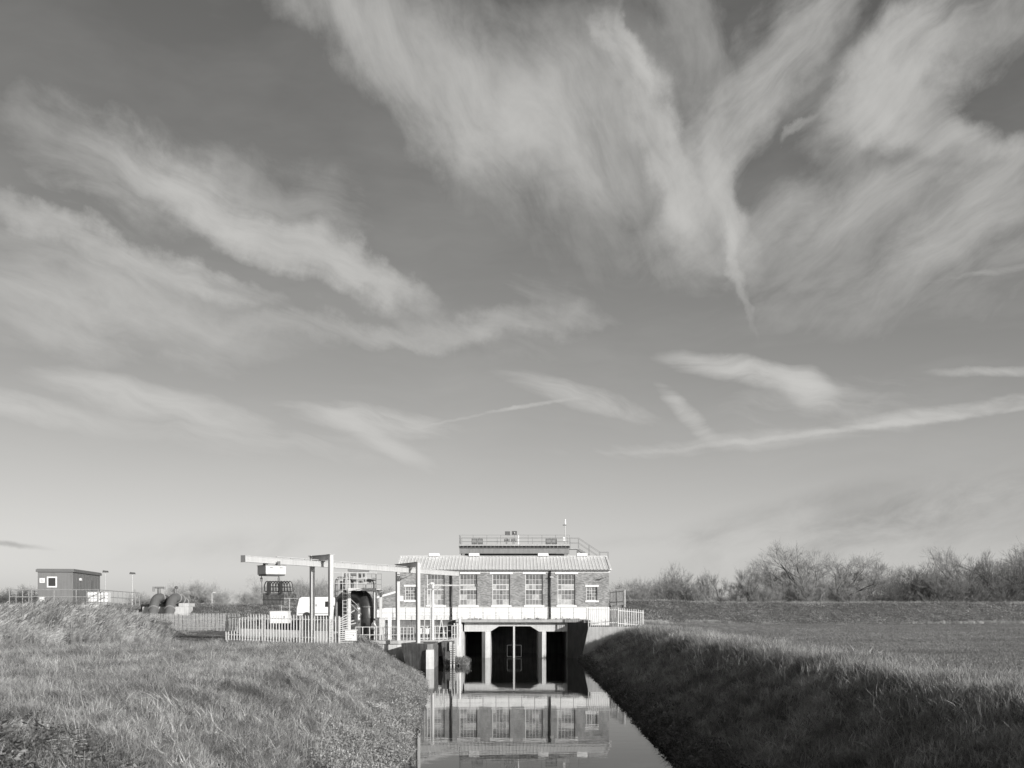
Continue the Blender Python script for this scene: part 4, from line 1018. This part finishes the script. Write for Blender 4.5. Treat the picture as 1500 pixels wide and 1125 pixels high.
MB().box(-3.3,3.0,-4.66,-4.6,PF-.28,PF-.0).build('edge_beam', M['galv_pale'], plat)
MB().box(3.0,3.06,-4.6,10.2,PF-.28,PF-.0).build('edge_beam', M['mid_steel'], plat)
for xx in (-3.1,-.2,2.8):
    for yy in (-4.4,0,5,10): MB().box(xx-.1,xx+.1,yy-.1,yy+.1,-.3,PF-.06).build('leg', M['galv'], plat)
corners = [(-3.25,6,PF),(-3.25,-4.55,PF),(2.95,-4.55,PF),(2.95,10.1,PF)]
pm = MB().tube([(0,0,0),(0,0,1.12)], .032, 6).mesh('rail_post', M['galv'])
for a, b in zip(corners, corners[1:]):
    a, b = Vector(a), Vector(b); nn_ = max(2, round((b-a).length/1.55))
    for i in range(nn_): link('rail_post', pm, plat, a.lerp(b, i/nn_))
    for f in (1.12,.6): MB().tube([a+Vector((0,0,f)), b+Vector((0,0,f))], .03, 6).build('rail', M['galv'], plat)
link('rail_post', pm, plat, corners[-1])
wt_ = thing('caged_tank', 'white caged liquid tank standing at the front of the cabin platform', 'tank', px(145,884,78.5)-Vector((0,0,.05)), CR)
wt_.location.z = CZ+.02
MB().box(-.78,.78,-.45,.45,.12,1.0).build('tank', M['white_paint'], wt_, bevel=.08)
MB().box(-.8,.8,-.48,.48,0,.11).build('pallet', M['galv'], wt_)
for i in range(7): MB().box(-.78+i*.26-.012,-.78+i*.26+.012,-.49,-.465,.11,1.02).build('cage_bar', M['galv'], wt_)
for i in range(4): MB().box(-.8,.8,-.515,-.492,.2+i*.26,.225+i*.26).build('cage_bar', M['galv'], wt_)
for (xx, yy, lbl) in ((154.5, 838.5, 'thin lamp post just right of the raised cabin'), (194, 841, 'thin lamp post at the far right corner of the cabin platform')):
    d = 90.3; b = px(xx, yy, d)
    t = thing('lamp_post', lbl, 'lamp post', (b.x, d, 3.0))
    MB().tube([(0,0,-.2),(0,0,b.z-3.0)], [.045,.03], 8).build('pole', M['galv'], t)
    MB().hexa([(-.25,-.12,b.z-3.0),(.25,-.12,b.z-3.0),(.25,.12,b.z-3.0),(-.25,.12,b.z-3.0)], [(-.18,-.1,b.z-2.82),(.2,-.1,b.z-2.86),(.2,.1,b.z-2.86),(-.18,.1,b.z-2.82)]).build('lamp_head', M['dark_steel'], t)
d = 144; b = px(310.5, 869, d)
t = thing('lamp_post', 'short white lamp post on the flood bank right of the twin pipes', 'lamp post', (b.x, d, 5.0))
MB().tube([(0,0,-.2),(0,0,b.z-5.0),(.2,0,b.z-4.9)], [.05,.04,.04], 8).build('pole', M['white_steel'], t)
MB().cbox((.3,0,b.z-4.9), (.35,.2,.14)).build('lamp_head', M['white_steel'], t)

# ================================================================ twin discharge pipes over the flood bank
def over_pipe(dx, label, handle):
    S = 134.0
    q = lambda x, y, d: px(x+dx, y, d)
    o = q(249, 900, S); t = thing('discharge_pipe', label, 'pipe', (o.x, S, float(height(o.x, S))))
    t0 = t.location.copy()
    ctrl = [q(247,906,S-1.2), q(249,893,S), q(251,882,S+1.4), q(255,876.5,S+2.6), q(260,876,S+4.2), q(265.5,879,S+6), q(270.5,883.5,S+8), q(274,890,S+10.5)]
    fine = []
    for i in range(len(ctrl)-1):
        p0 = ctrl[max(i-1,0)]; p1 = ctrl[i]; p2 = ctrl[i+1]; p3 = ctrl[min(i+2,len(ctrl)-1)]
        for j in range(5):
            u = j/5; fine.append(.5*((2*p1)+(p2-p0)*u+(2*p0-5*p1+4*p2-p3)*u*u+(3*p1-p0-3*p2+p3)*u**3))
    fine.append(ctrl[-1]); fine = [p - Vector(t0) for p in fine]
    MB().tube(fine, .62, 18).build('pipe', M['pipe_grey'], t, smooth=True)
    for i in (5, 19, 24, 29):
        dvec = (fine[i+1]-fine[i-1]).normalized()
        MB().tube([fine[i]-dvec*.05, fine[i]+dvec*.05], .70, 18).build('flange', M['galv'], t)
    c = fine[17]
    va = MB().tube([c+Vector((0,0,.5)), c+Vector((0,0,1.25))], .22, 10).build('air_valve', M['pipe_grey'], t)
    if handle:
        MB().tube([c+Vector((-.7,0,1.38)), c+Vector((.7,0,1.38))], .12, 8).build('crossbar', M['mid_steel'], va)
        MB().tube([c+Vector((-.7,0,1.5)), c+Vector((-.7,0,.85))], .16, 8).build('valve_end', M['mid_steel'], va)
        MB().tube([c+Vector((.7,0,1.5)), c+Vector((.7,0,1.15))], .16, 8).build('valve_end', M['mid_steel'], va)
    else:
        MB().sphere(c+Vector((.12,0,1.35)), .24, 10, 7).build('valve_dome', M['dark_steel'], va)
        MB().tube([c+Vector((-.45,0,.95)), c+Vector((.1,0,1.05))], .1, 8).build('valve_end', M['mid_steel'], va)
over_pipe(-24, 'left of two big grey pipes climbing over the flood bank', True)
over_pipe(0, 'right of two big grey pipes climbing over the flood bank', False)
a_, b_ = px(211, 899, 137.0), px(278, 899, 137.0)
tb = MB().box(a_.x, b_.x, 136.3, 138.4, 3.6, pZ(885, 137)-.35)
tb.box(b_.x-1.3, b_.x, 136.3, 139.2, pZ(885,137)-.35, pZ(883.5, 137))
tag(tb.build('thrust_block', M['concrete_pale'], bevel=.05), 'long pale concrete block holding the twin pipes on the bank', 'concrete block')

# ================================================================ bare winter trees and scrub
def grow(seed, H, spread, levels, trunk_r, upright=.5, nfork=(4,6), multi=1, base_len=.34, droop=0.0):
    """returns (thick, thin): lists of (p, q, r0, r1)"""
    r = random.Random(seed); thick, thin = [], []
    def rec(p, d, L, rad, lev):
        n = 3 if lev < 2 else 2
        pts = [p]; q = p; dd = d
        for i in range(n):
            dd = (dd + Vector((r.gauss(0,.16), r.gauss(0,.16), r.gauss(.04*upright,.10)-droop*lev*.02))).normalized()
            q = q + dd*(L/n); pts.append(q)
        for i in range(n):
            r0 = rad*(1-.45*i/n); r1 = rad*(1-.45*(i+1)/n)
            (thick if lev <= 2 else thin).append((pts[i], pts[i+1], r0, r1))
        if lev >= levels: return
        k = r.randint(*nfork)
        for j in range(k):
            t = r.uniform(.35, 1.0) if j else 1.0
            i = min(int(t*n), n-1); b = pts[i].lerp(pts[i+1], t*n-i)
            ax = Vector((r.gauss(0,1), r.gauss(0,1), r.gauss(.0,.45))).normalized()
            side = (ax - dd*ax.dot(dd)).normalized()
            a = r.uniform(.35, .85)*spread if j else r.uniform(.05,.3)
            nd = (dd*math.cos(a) + side*math.sin(a) + Vector((0,0,upright*.16))).normalized()
            rec(b, nd, L*r.uniform(.58,.82), rad*(.62 if j == 0 else r.uniform(.34,.52)), lev+1)
    for s in range(multi):
        a = r.uniform(0,6.28); tilt = r.uniform(.12,.55)*spread if multi > 1 else r.uniform(0,.12)
        off = Vector((math.cos(a), math.sin(a), 0))*(r.uniform(0,.12)*H*.6 if multi > 1 else 0)
        rec(off, Vector((math.cos(a)*math.sin(tilt), math.sin(a)*math.sin(tilt), math.cos(tilt))), H*base_len*r.uniform(.8,1.15), trunk_r*r.uniform(.7,1.0), 0)
    return thick, thin
def sticks(segs, n, rmin):
    v = MB()
    for p, q, r0, r1 in segs: v.tube([p, q], [max(r0,rmin), max(r1,rmin*.8)], n, caps=False)
    return v
protos = {}
def tree_proto(key, **kw):
    th, tn = grow(**kw)
    zmax = float(np.percentile([s[1].z for s in th+tn], 97))
    print('TREE', key, len(th), len(tn))
    protos[key] = (sticks(th, 5, .014), sticks(tn, 3, .006), zmax)
tree_proto('spreading', seed=11, H=9, spread=1.0, levels=6, trunk_r=.22, upright=.40, nfork=(3,4), multi=3, base_len=.36)
tree_proto('willow', seed=23, H=8, spread=.9, levels=6, trunk_r=.15, upright=.6, nfork=(3,4), multi=4, base_len=.33)
tree_proto('slim', seed=31, H=7, spread=.7, levels=6, trunk_r=.13, upright=.9, nfork=(3,4), multi=2, base_len=.34)
tree_proto('scrub', seed=47, H=5, spread=.9, levels=5, trunk_r=.05, upright=1.0, nfork=(3,4), multi=15, base_len=.42)
tree_proto('thicket', seed=59, H=5, spread=1.05, levels=5, trunk_r=.05, upright=.5, nfork=(3,4), multi=15, base_len=.38)
pm_ = {}
for key, (a, b, zm) in protos.items():
    for mt in ('twig', 'twig_dark', 'twig_pale'):
        pm_[key, mt] = (a.mesh('trunk', M['bark' if (mt == 'twig' and key in ('spreading','willow','slim')) else mt]), b.mesh('crown', M[mt]), zm)
def tree(key, xpx, ytop, d, label, mt='twig', wide=1.0, group='bare trees behind the flood bank', name='bare_tree', zb=None):
    tm, cm, zm = pm_[key, mt]; x = pX(xpx, d)
    zb = float(height(x, d)) - .1 if zb is None else zb
    s = (pZ(ytop, d) - zb) / zm
    t = thing(name, label, 'tree' if name == 'bare_tree' else 'bush', (x, d, zb), random.uniform(0, 6.28), group)
    t.scale = (s*wide, s*wide, s)
    link('trunk', tm, t); link('crown', cm, t)
    return t
# right-hand row, from the pump house to the right edge of the photo
tree('scrub', 925, 856, 156, 'pale scrub bush nearest the right end of the pump house', wide=1.2, name='bare_bush')
tree('scrub', 955, 852, 160, 'pale scrub bush second from the pump house', name='bare_bush', wide=1.1)
tree('willow', 985, 838, 163, 'rounded bare tree third right of the pump house', wide=.9)
tree('scrub', 1012, 856, 158, 'low pale bush between the rounded tree and the forked tree', name='bare_bush')
tree('slim', 1043, 842, 160, 'small forked leaning tree with open crown', wide=.9)
tree('slim', 1090, 835, 158, 'slim upright bare tree with brush shaped crown', wide=1.1)
tree('thicket', 1074, 868, 157, 'small dark bush at the foot of the slim tree', 'twig_dark', name='bare_bush')
tree('scrub', 1118, 860, 156, 'low bush between the slim tree and the great tree', name='bare_bush', wide=1.2)
tree('willow', 1150, 826, 162, 'bushy tree against the left of the great spreading tree', wide=1.15)
tree('spreading', 1208, 806, 158, 'great spreading bare tree with visible dark limbs, tallest in the row', wide=1.15)
tree('scrub', 1180, 848, 157, 'pale undergrowth under the great spreading tree', name='bare_bush', wide=1.3)
tree('willow', 1252, 826, 164, 'leaning tree right of the great spreading tree', wide=1.1)
tree('scrub', 1240, 855, 157, 'pale scrub right under the great spreading tree', name='bare_bush', wide=1.3)
tree('spreading', 1295, 836, 160, 'low spreading tree right of the great tree', wide=.85)
tree('thicket', 1300, 862, 156, 'dark low thicket below the low spreading tree', 'twig_dark', name='bare_bush', wide=1.2)
tree('thicket', 1340, 838, 161, 'dark rounded thicket between great tree and right edge', 'twig_dark', wide=1.1, name='bare_bush')
tree('willow', 1375, 830, 164, 'grey bushy tree behind the dark rounded thicket', wide=1.1)
tree('scrub', 1392, 845, 157, 'pale upright scrub before the grey bushy tree', name='bare_bush', wide=1.2)
tree('thicket', 1425, 838, 160, 'dark dense bush left of the right edge trees', 'twig_dark', name='bare_bush', wide=1.1)
tree('spreading', 1440, 808, 168, 'tall pale tree second from the right edge', wide=1.0)
tree('willow', 1470, 822, 160, 'broad bushy tree near the right edge', wide=1.2)
tree('spreading', 1512, 804, 163, 'tall tree cut by the right edge', wide=1.1)
tree('thicket', 1490, 845, 157, 'dark bush in front of the trees at the right edge', 'twig_dark', name='bare_bush', wide=1.2)
tree('scrub', 1450, 855, 156, 'pale low scrub before the right edge trees', name='bare_bush', wide=1.3)
# left-hand scrub
gl = 'bare scrub beyond the flood bank on the left'
tree('thicket', 8, 867, 152, 'dark thicket at the left edge behind the cabin', 'twig_dark', group=gl, name='bare_bush', wide=1.1)
tree('thicket', 34, 865, 156, 'dark thicket just left of the raised cabin', 'twig_dark', group=gl, name='bare_bush', wide=1.1)
tree('scrub', 52, 861, 160, 'pale scrub showing beside the left wall of the cabin', 'twig_pale', group=gl, name='bare_bush')
tree('thicket', 207, 871, 156, 'dark scrub left of the twin pipes', 'twig', group=gl, name='bare_bush', wide=1.1)
tree('scrub', 270, 857, 158, 'pale scrub right behind the twin pipes', 'twig_pale', group=gl, name='bare_bush', wide=1.1)
tree('scrub', 300, 854, 160, 'tall pale scrub right of the twin pipes', 'twig_pale', group=gl, name='bare_bush', wide=1.1)
tree('scrub', 318, 865, 157, 'low scrub between the pipes and the grab', 'twig_pale', group=gl, name='bare_bush')
tree('willow', 390, 851, 158, 'bare bush behind the hanging grab', 'twig_pale', group=gl, name='bare_bush', wide=1.1)
tree('scrub', 368, 871, 156, 'low pale scrub left of the hanging grab', 'twig_pale', group=gl, name='bare_bush', wide=1.1)
tree('scrub', 430, 855, 160, 'bare scrub left of the first crane post', 'twig_pale', group=gl, name='bare_bush', wide=1.2)
tree('scrub', 462, 853, 162, 'bare scrub behind the white van', 'twig_pale', group=gl, name='bare_bush', wide=1.3)
tree('scrub', 560, 861, 162, 'bare scrub behind the steel pipe frame', 'twig_pale', group=gl, name='bare_bush', wide=1.1)

# ================================================================ grass, reeds and herbs (nobody could count them)
def blade(v, x, y, h, w, lean, ang, curve=.5):
    dx, dy = math.cos(ang)*lean, math.sin(ang)*lean; px_, py_ = -math.sin(ang)*w/2, math.cos(ang)*w/2
    m = .55
    a = [(x-px_, y-py_, 0), (x+px_, y+py_, 0), (x+dx*m*curve-px_*.8, y+dy*m*curve-py_*.8, h*m), (x+dx*m*curve+px_*.8, y+dy*m*curve+py_*.8, h*m), (x+dx, y+dy, h)]
    v.add(a, [(0,1,3,2),(2,3,4)])
def tuft(seed, n, rad, h, w, lean, m, wind=0.0):
    r = random.Random(seed); v = MB()
    for i in range(n):
        a, q = r.uniform(0,6.28), rad*math.sqrt(r.random()); ang = r.uniform(0,6.28)
        L = lean*r.uniform(.2,1.3); ax = math.cos(ang)*L + wind; ay = math.sin(ang)*L
        blade(v, math.cos(a)*q, math.sin(a)*q, h*r.uniform(.5,1.15), w*r.uniform(.7,1.3), math.hypot(ax,ay), math.atan2(ay,ax), r.uniform(.35,.7))
    return v.mesh('tuft', M[m])
def leafy(seed, n, rad, h, size, m, stems=6):
    r = random.Random(seed); v = MB()
    for i in range(stems):
        a = r.uniform(0,6.28); v.tube([(0,0,0),(math.cos(a)*rad*.6,math.sin(a)*rad*.6,h*r.uniform(.7,1.1))], .006, 3, caps=False)
    for i in range(n):
        a, q = r.uniform(0,6.28), rad*math.sqrt(r.random()); z = h*r.uniform(.15,1.05); s = size*r.uniform(.5,1.3)
        c = Vector((math.cos(a)*q, math.sin(a)*q, z))
        u = Vector((r.gauss(0,1), r.gauss(0,1), r.gauss(0,.5))).normalized(); wv = u.cross(Vector((r.gauss(0,.6), r.gauss(0,.6), 1))).normalized()
        nrm = u.cross(wv)
        v.add([c-u*s, c+wv*s*.55+nrm*s*.12, c+u*s, c-wv*s*.55+nrm*s*.12], [(0,1,2,3)])
    return v.mesh('sprig', M[m])
def scatter(name, label, meshes, pts, scale, weights=None, tilt=.15, align=None, group=None):
    """one stuff object: points carry rotation, size and kind; geometry nodes puts a tuft on each"""
    n = len(pts); c = bpy.data.collections.new(name + '_kinds')
    for i, me in enumerate(meshes):
        o = bpy.data.objects.new('%s_%02d' % (name, i), me); c.objects.link(o)
    me = bpy.data.meshes.new(name); me.from_pydata([tuple(p) for p in pts], [], [])
    idx = rng.choice(len(meshes), n, p=weights)
    rot = np.stack([rng.normal(0,tilt,n), rng.normal(0,tilt,n), rng.uniform(0,6.28,n) if align is None else rng.normal(align,.5,n)], 1)
    for nm, ty, dat, ds in (('kind','INT',idx.astype(np.int32),'value'), ('rot','FLOAT_VECTOR',rot.ravel(),'vector'), ('size','FLOAT',np.asarray(scale,float),'value')):
        at = me.attributes.new(nm, ty, 'POINT'); at.data.foreach_set(ds, dat)
    ob = link(name, me)
    ng = bpy.data.node_groups.new(name, 'GeometryNodeTree')
    ng.interface.new_socket('Geometry', in_out='INPUT', socket_type='NodeSocketGeometry'); ng.interface.new_socket('Geometry', in_out='OUTPUT', socket_type='NodeSocketGeometry')
    gi, go = ng.nodes.new('NodeGroupInput'), ng.nodes.new('NodeGroupOutput')
    ci = ng.nodes.new('GeometryNodeCollectionInfo'); ci.inputs['Collection'].default_value = c; ci.inputs['Separate Children'].default_value = True; ci.inputs['Reset Children'].default_value = True
    ip = ng.nodes.new('GeometryNodeInstanceOnPoints'); ip.inputs['Pick Instance'].default_value = True
    def attr(nm, ty):
        a = ng.nodes.new('GeometryNodeInputNamedAttribute'); a.data_type = ty; a.inputs[0].default_value = nm
        return next(s for s in a.outputs if s.enabled)
    ng.links.new(gi.outputs[0], ip.inputs['Points']); ng.links.new(ci.outputs[0], ip.inputs['Instance'])
    ng.links.new(attr('kind','INT'), ip.inputs['Instance Index']); ng.links.new(attr('size','FLOAT'), ip.inputs['Scale'])
    er = ng.nodes.new('FunctionNodeEulerToRotation'); ng.links.new(attr('rot','FLOAT_VECTOR'), er.inputs[0]); ng.links.new(er.outputs[0], ip.inputs['Rotation'])
    ng.links.new(ip.outputs[0], go.inputs[0])
    ob.modifiers.new('scatter', 'NODES').node_group = ng
    return tag(ob, label, None, group, 'stuff')
def spread_polar(n, d0, d1, u0, u1, power=1.0):
    """points on the ground denser near the viewer: uniform in angle, d^-power in distance"""
    t = rng.random(n)
    if abs(power-1) < 1e-6: d = d0*(d1/d0)**t
    else: e = 1-power+0; d = (d0**e + t*(d1**e-d0**e))**(1/e)
    u = rng.uniform(u0, u1, n); return u*d, d
def onto(x, y, lift=-.02): return np.stack([x, y, height(x, y)+lift], 1)
D1 = [tuft(100+i, 40, .22, [.16,.22,.14,.19,.24,.12][i], .008, .23, m, .06) for i, m in enumerate(['grass_dry','grass_dry','grass_green','grass_dry','grass_pale','grass_green'])]
# left bank
x, y = spread_polar(80000, 8, 76, -.62, .02, .75)
patch = lambda x, y: (y < 15.2 + 1.5*vnoise(x, y, .9, 31)) & (x/y < -.30)
keep = (x < left_edge(y)-.05) & (y > 7) & ~((y > 64) & (x > -18) & (x < pX(500,66)+.2) & (y > 72)) & ~((x > -16) & (y > 78))
keep &= ~(patch(x, y) & (rng.random(len(x)) < .8))
x, y = x[keep], y[keep]
dist = np.hypot(x, y)
sc = rng.uniform(.6, 1.3, len(x)) * (1+.45*vnoise(x, y, 1.9, 51)+.3*vnoise(x, y, .7, 52)) * np.clip(.55 + dist/75, .65, 1.2)
scatter('left_bank_grass', 'rough tussocky winter grass covering the left bank', D1, onto(x, y), sc, [.26,.22,.14,.2,.10,.08], .42)
# right bank: greener, in its own shade, with pale dry grass along the crest
x, y = spread_polar(46000, 11, 92, -.02, .62, .75)
keep = (x > right_edge(y)+.05) & (x < 13.2 + vnoise(x, y, .6, 5)*.5)
x, y = x[keep], y[keep]
D2 = [tuft(120+i, 40, .22, [.15,.22,.12,.2][i], .009, .24, m, -.05) for i, m in enumerate(['grass_shade','grass_shade','grass_green','grass_dry'])]
scatter('right_bank_grass', 'dark tussocky grass on the shaded right bank', D2, onto(x, y), rng.uniform(.7,1.35,len(x))*np.clip(.65+np.hypot(x,y)/70,.7,1.4)*(1+.4*vnoise(x,y,1.8,61)), [.34,.3,.26,.10], .42)
n = 9000; yy = 12*(90/12)**rng.random(n); xx = right_edge(yy) + 5.4 + rng.normal(0, .75, n) + vnoise(yy, yy*.3, .35, 6)*.5
D3 = [tuft(140+i, 26, .18, .30, .009, .24, m, -.06) for i, m in enumerate(['grass_dry','grass_pale','grass_dry','grass_green'])]
scatter('crest_grass', 'pale sunlit grass along the crest of the right bank', D3, onto(xx, yy), rng.uniform(.6,1.25,n)*np.clip(.8+yy/70,.8,1.8), [.4,.18,.27,.15], .25)
# short crop on the field
x, y = spread_polar(42000, 16, 133, .08, .75, .9); keep = x > 12.6; x, y = x[keep], y[keep]
D4 = [tuft(160+i, 22, .34, .05, .010, .05, 'crop') for i in range(3)]
scatter('field_crop', 'short pale crop covering the flat field', D4, onto(x, y, .0), rng.uniform(.7,1.2,len(x))*np.clip(.8+y/90,.9,1.7), None, .08)
# flood bank turf
n = 30000; xx = rng.uniform(-95, 95, n); yy = rng.uniform(133, 150, n)
D5 = [tuft(180+i, 26, .5, .15, .022, .24, 'bankgrass') for i in range(3)]
scatter('flood_bank_grass', 'coarse grass covering the flood bank across the background', D5, onto(xx, yy), rng.uniform(.6,1.5,n), None, .2)
n = 1500; xx = np.concatenate([rng.normal(26,1.2,500), rng.normal(66,6,700), rng.normal(15.5,.7,300)]); yy = np.concatenate([rng.normal(132.6,.3,1200), rng.normal(112,1.2,300)])
scatter('verge_grass', 'pale dead grass strip at the foot of the flood bank', [tuft(190, 24, .3, .5, .02, .2, 'reed')], onto(xx, yy), rng.uniform(.5,1.0,n), None, .15)
# yard grass between fence and flood bank on the left
n = 16000; xx = rng.uniform(-75, -13, n); yy = rng.uniform(72, 134, n); keep = ~((xx > -24) & (yy < 97)); xx, yy = xx[keep], yy[keep]
scatter('yard_grass', 'mown grass in the yard behind the fences', D5, onto(xx, yy), rng.uniform(.4,.8,len(xx)), None, .15)
# reeds
def reed(seed, n, h, m):
    r = random.Random(seed); v = MB()
    for i in range(n):
        x0, y0 = r.gauss(0,.22), r.gauss(0,.22); hh = h*r.uniform(.55,1.1); lean = r.uniform(.1,.55)*hh*.42; ang = r.gauss(.2,.6)
        blade(v, x0, y0, hh, .020, lean, ang, .4)
        for j in range(2):
            z = hh*r.uniform(.35,.8); a = r.gauss(.1,.9); f = z/hh; c = (x0+math.cos(ang)*lean*f*.7, y0+math.sin(ang)*lean*f*.7, z); L = r.uniform(.18,.38)
            v.add([(c[0],c[1],c[2]), (c[0]+math.cos(a)*L*.5,c[1]+math.sin(a)*L*.5,c[2]+L*.7), (c[0]+math.cos(a)*L,c[1]+math.sin(a)*L,c[2]+L*.9), (c[0]+math.cos(a)*L*.5,c[1]+math.sin(a)*L*.5,c[2]+L*.55)], [(0,1,2,3)])
    return v.mesh('reeds', M[m])
RD = [reed(300+i, 20, 2.2, m) for i, m in enumerate(['reed','reed','reed','reed_dark'])]
n = 5600; yy = rng.uniform(50, 82, n); ux = rng.uniform(-.60, -.335, n); xx = ux*yy
# reed edge wanders: front boundary nearer at the left
front = lerp(xx/yy, [-.60,-.5,-.42,-.36,-.33], [50,56,62,66,72]) + vnoise(xx, yy, .45, 8)*6 + rng.normal(0, 1.6, n)
keep = yy > front; xx, yy = xx[keep], yy[keep]
hs = lerp(xx/yy, [-.60,-.53,-.49,-.44,-.40,-.36,-.33], [.80,.85,1.0,1.1,1.02,.85,.6]) * (1+vnoise(xx, yy, .35, 12)*.28) * np.clip((yy-front[keep])/7, .5, 1.12)
scatter('reed_bed', 'tall pale dry reeds leaning in front of the raised cabin', RD, onto(xx, yy), rng.uniform(.75,1.1,len(xx))*hs, [.34,.24,.18,.24], .16, 0.0)
n = 60; yy = rng.uniform(14, 40, n); xx = yy*rng.uniform(-.52,-.40,n)
scatter('tall_stalks', 'scattered long dry grass stalks near the left edge', [tuft(320, 5, .15, .9, .008, .45, 'grass_pale', .2), tuft(321, 3, .1, .7, .008, .5, 'grass_pale', .25)], onto(xx, yy), rng.uniform(.6,1.1,n), None, .25, 0.0)
# leafy fringe along the left water edge
n = 5200; yy = 14*(72/14)**rng.random(n); xx = left_edge(yy) - np.abs(rng.normal(0,.55,n)) + .30 - .2*rng.random(n) + vnoise(yy, yy*.7, 1.3, 71)*.45
LF = [leafy(400+i, 90, .30, .50, .034, m) for i, m in enumerate(['leaf','leaf','leaf','grass_dry'])]
scatter('waterside_herbs', 'small leaved pale herbs crowding the left water edge', LF, np.maximum(onto(xx, yy, -.05), [-1e9, -1e9, -.12]), rng.uniform(.5,1.1,n)*(1+.5*vnoise(xx, yy, .9, 72)), None, .3)
n = 2300; yy = np.concatenate([16*(90/16)**rng.random(1800), rng.uniform(27,40,500)]); xx = right_edge(yy) + np.abs(rng.normal(0,.4,n)) - .22 - (rng.random(n) < .12)*rng.random(n)*.5
scatter('bankside_growth', 'dark trailing growth along the right water edge', [leafy(420, 50, .3, .35, .05, 'leaf_dark'), tuft(421, 40, .2, .4, .01, .35, 'grass_green', -.2)], onto(xx, yy, .0), rng.uniform(.6,1.2,n), None, .35)
# docks and nettles in the near left corner
def docks(seed, n, m):
    r = random.Random(seed); v = MB()
    for i in range(n):
        a = r.uniform(0,6.28); L = r.uniform(.07,.15); w = L*r.uniform(.30,.42); z = r.uniform(.05,.28); q = r.uniform(0,.3)
        c = Vector((math.cos(a)*q, math.sin(a)*q, z)); d = Vector((math.cos(a), math.sin(a), r.uniform(-.25,.5))).normalized(); s = d.cross(Vector((0,0,1))).normalized(); up = s.cross(d)
        p = [c, c+d*L*.25+s*w*.8+up*.015, c+d*L*.6+s*w+up*.01, c+d*L, c+d*L*.6-s*w+up*.01, c+d*L*.25-s*w*.8+up*.015, c+d*L*.5-up*.015]
        v.add(p, [(0,1,6),(1,2,6),(2,3,6),(3,4,6),(4,5,6),(5,0,6)])
    return v.mesh('docks', M[m])
n = 620; yy = rng.uniform(10.5, 18.5, n); xx = yy*rng.uniform(-.52,-.30,n); keep = (yy < 15.5 + 1.5*vnoise(xx,yy,.9,31) + rng.normal(0,.9,n)) & (xx < -3.9-.02*yy); xx, yy = xx[keep], yy[keep]
scatter('dock_leaves', 'patch of broad dark dock leaves in the near left corner', [docks(500,18,'dock'), docks(501,18,'leaf_dark'), leafy(502,90,.3,.35,.035,'leaf_dark'), leafy(503,90,.3,.35,.035,'dock')], onto(xx, yy, .0), rng.uniform(.6,1.1,len(xx)), [.28,.27,.30,.15], .25)
fl = [(80,1075,13.6),(96,1082,13.3),(102,1095,12.8),(112,1080,13.5),(118,1100,12.6),(70,1085,13.2)]
for i, (fx_, fy_, d) in enumerate(fl):
    p = px(fx_, fy_, d); g0 = float(height(p.x, d))
    t = thing('flowering_weed', ['leftmost but one pale flowered weed stem among the docks','pale flowered weed stem in the middle of the dock patch','pale flowered weed stem low among the dock leaves','upright pale flowered weed stem among the docks','rightmost pale flowered weed stem among the docks','leftmost pale flowered weed stem among the docks'][i], 'weed', (p.x, d, g0), 0, 'flowering weeds among the docks')
    h = max(.35, p.z-g0); MB().tube([(0,0,-.05),(.02,0,h*.6),(.05,0,h)], .007, 4).build('stem', M['grass_green'], t)
    r = random.Random(i)
    for j in range(5):
        c = (.05+r.uniform(-.09,.09), r.uniform(-.09,.09), h-r.uniform(0,.14))
        v = MB()
        for k_ in range(4):
            a = k_*math.pi/2+r.random(); v.add([c, (c[0]+.03*math.cos(a-.5),c[1]+.03*math.sin(a-.5),c[2]+.012), (c[0]+.042*math.cos(a),c[1]+.042*math.sin(a),c[2]+.01), (c[0]+.03*math.cos(a+.5),c[1]+.03*math.sin(a+.5),c[2]+.012)], [(0,1,2,3)])
        v.build('flower', M['petal'], t)
# growth at the wharf foot and on the deck edge
n = 260; xx = np.concatenate([rng.uniform(-5.2,-3.6,140), rng.uniform(-13,-9,120)]); yy = np.concatenate([rng.uniform(81,86.5,140), rng.uniform(78.5,81.8,120)])
zz = np.concatenate([np.full(140,.02), np.maximum(height(xx[140:],yy[140:]),.02)])
scatter('wharf_weeds', 'weedy clumps growing at the water below the wharf', [leafy(600,60,.35,.6,.06,'leaf'), tuft(601,40,.2,.7,.015,.3,'grass_dry'), leafy(602,60,.35,.6,.06,'leaf_dark')], np.stack([xx,yy,zz],1), rng.uniform(.5,1.0,n), None, .25)
n = 130; xx = rng.uniform(-5,6.8,n); xx = xx[(vnoise(xx,xx*0,1.1,40) > .05)]
scatter('deck_moss', 'small tufts growing along the deck edge under the railing', [tuft(610,20,.12,.16,.012,.1,'grass_green')], np.stack([xx, np.full(len(xx),94.22), np.full(len(xx),DECK-.01)],1), rng.uniform(.5,1.2,len(xx)), None, .2)
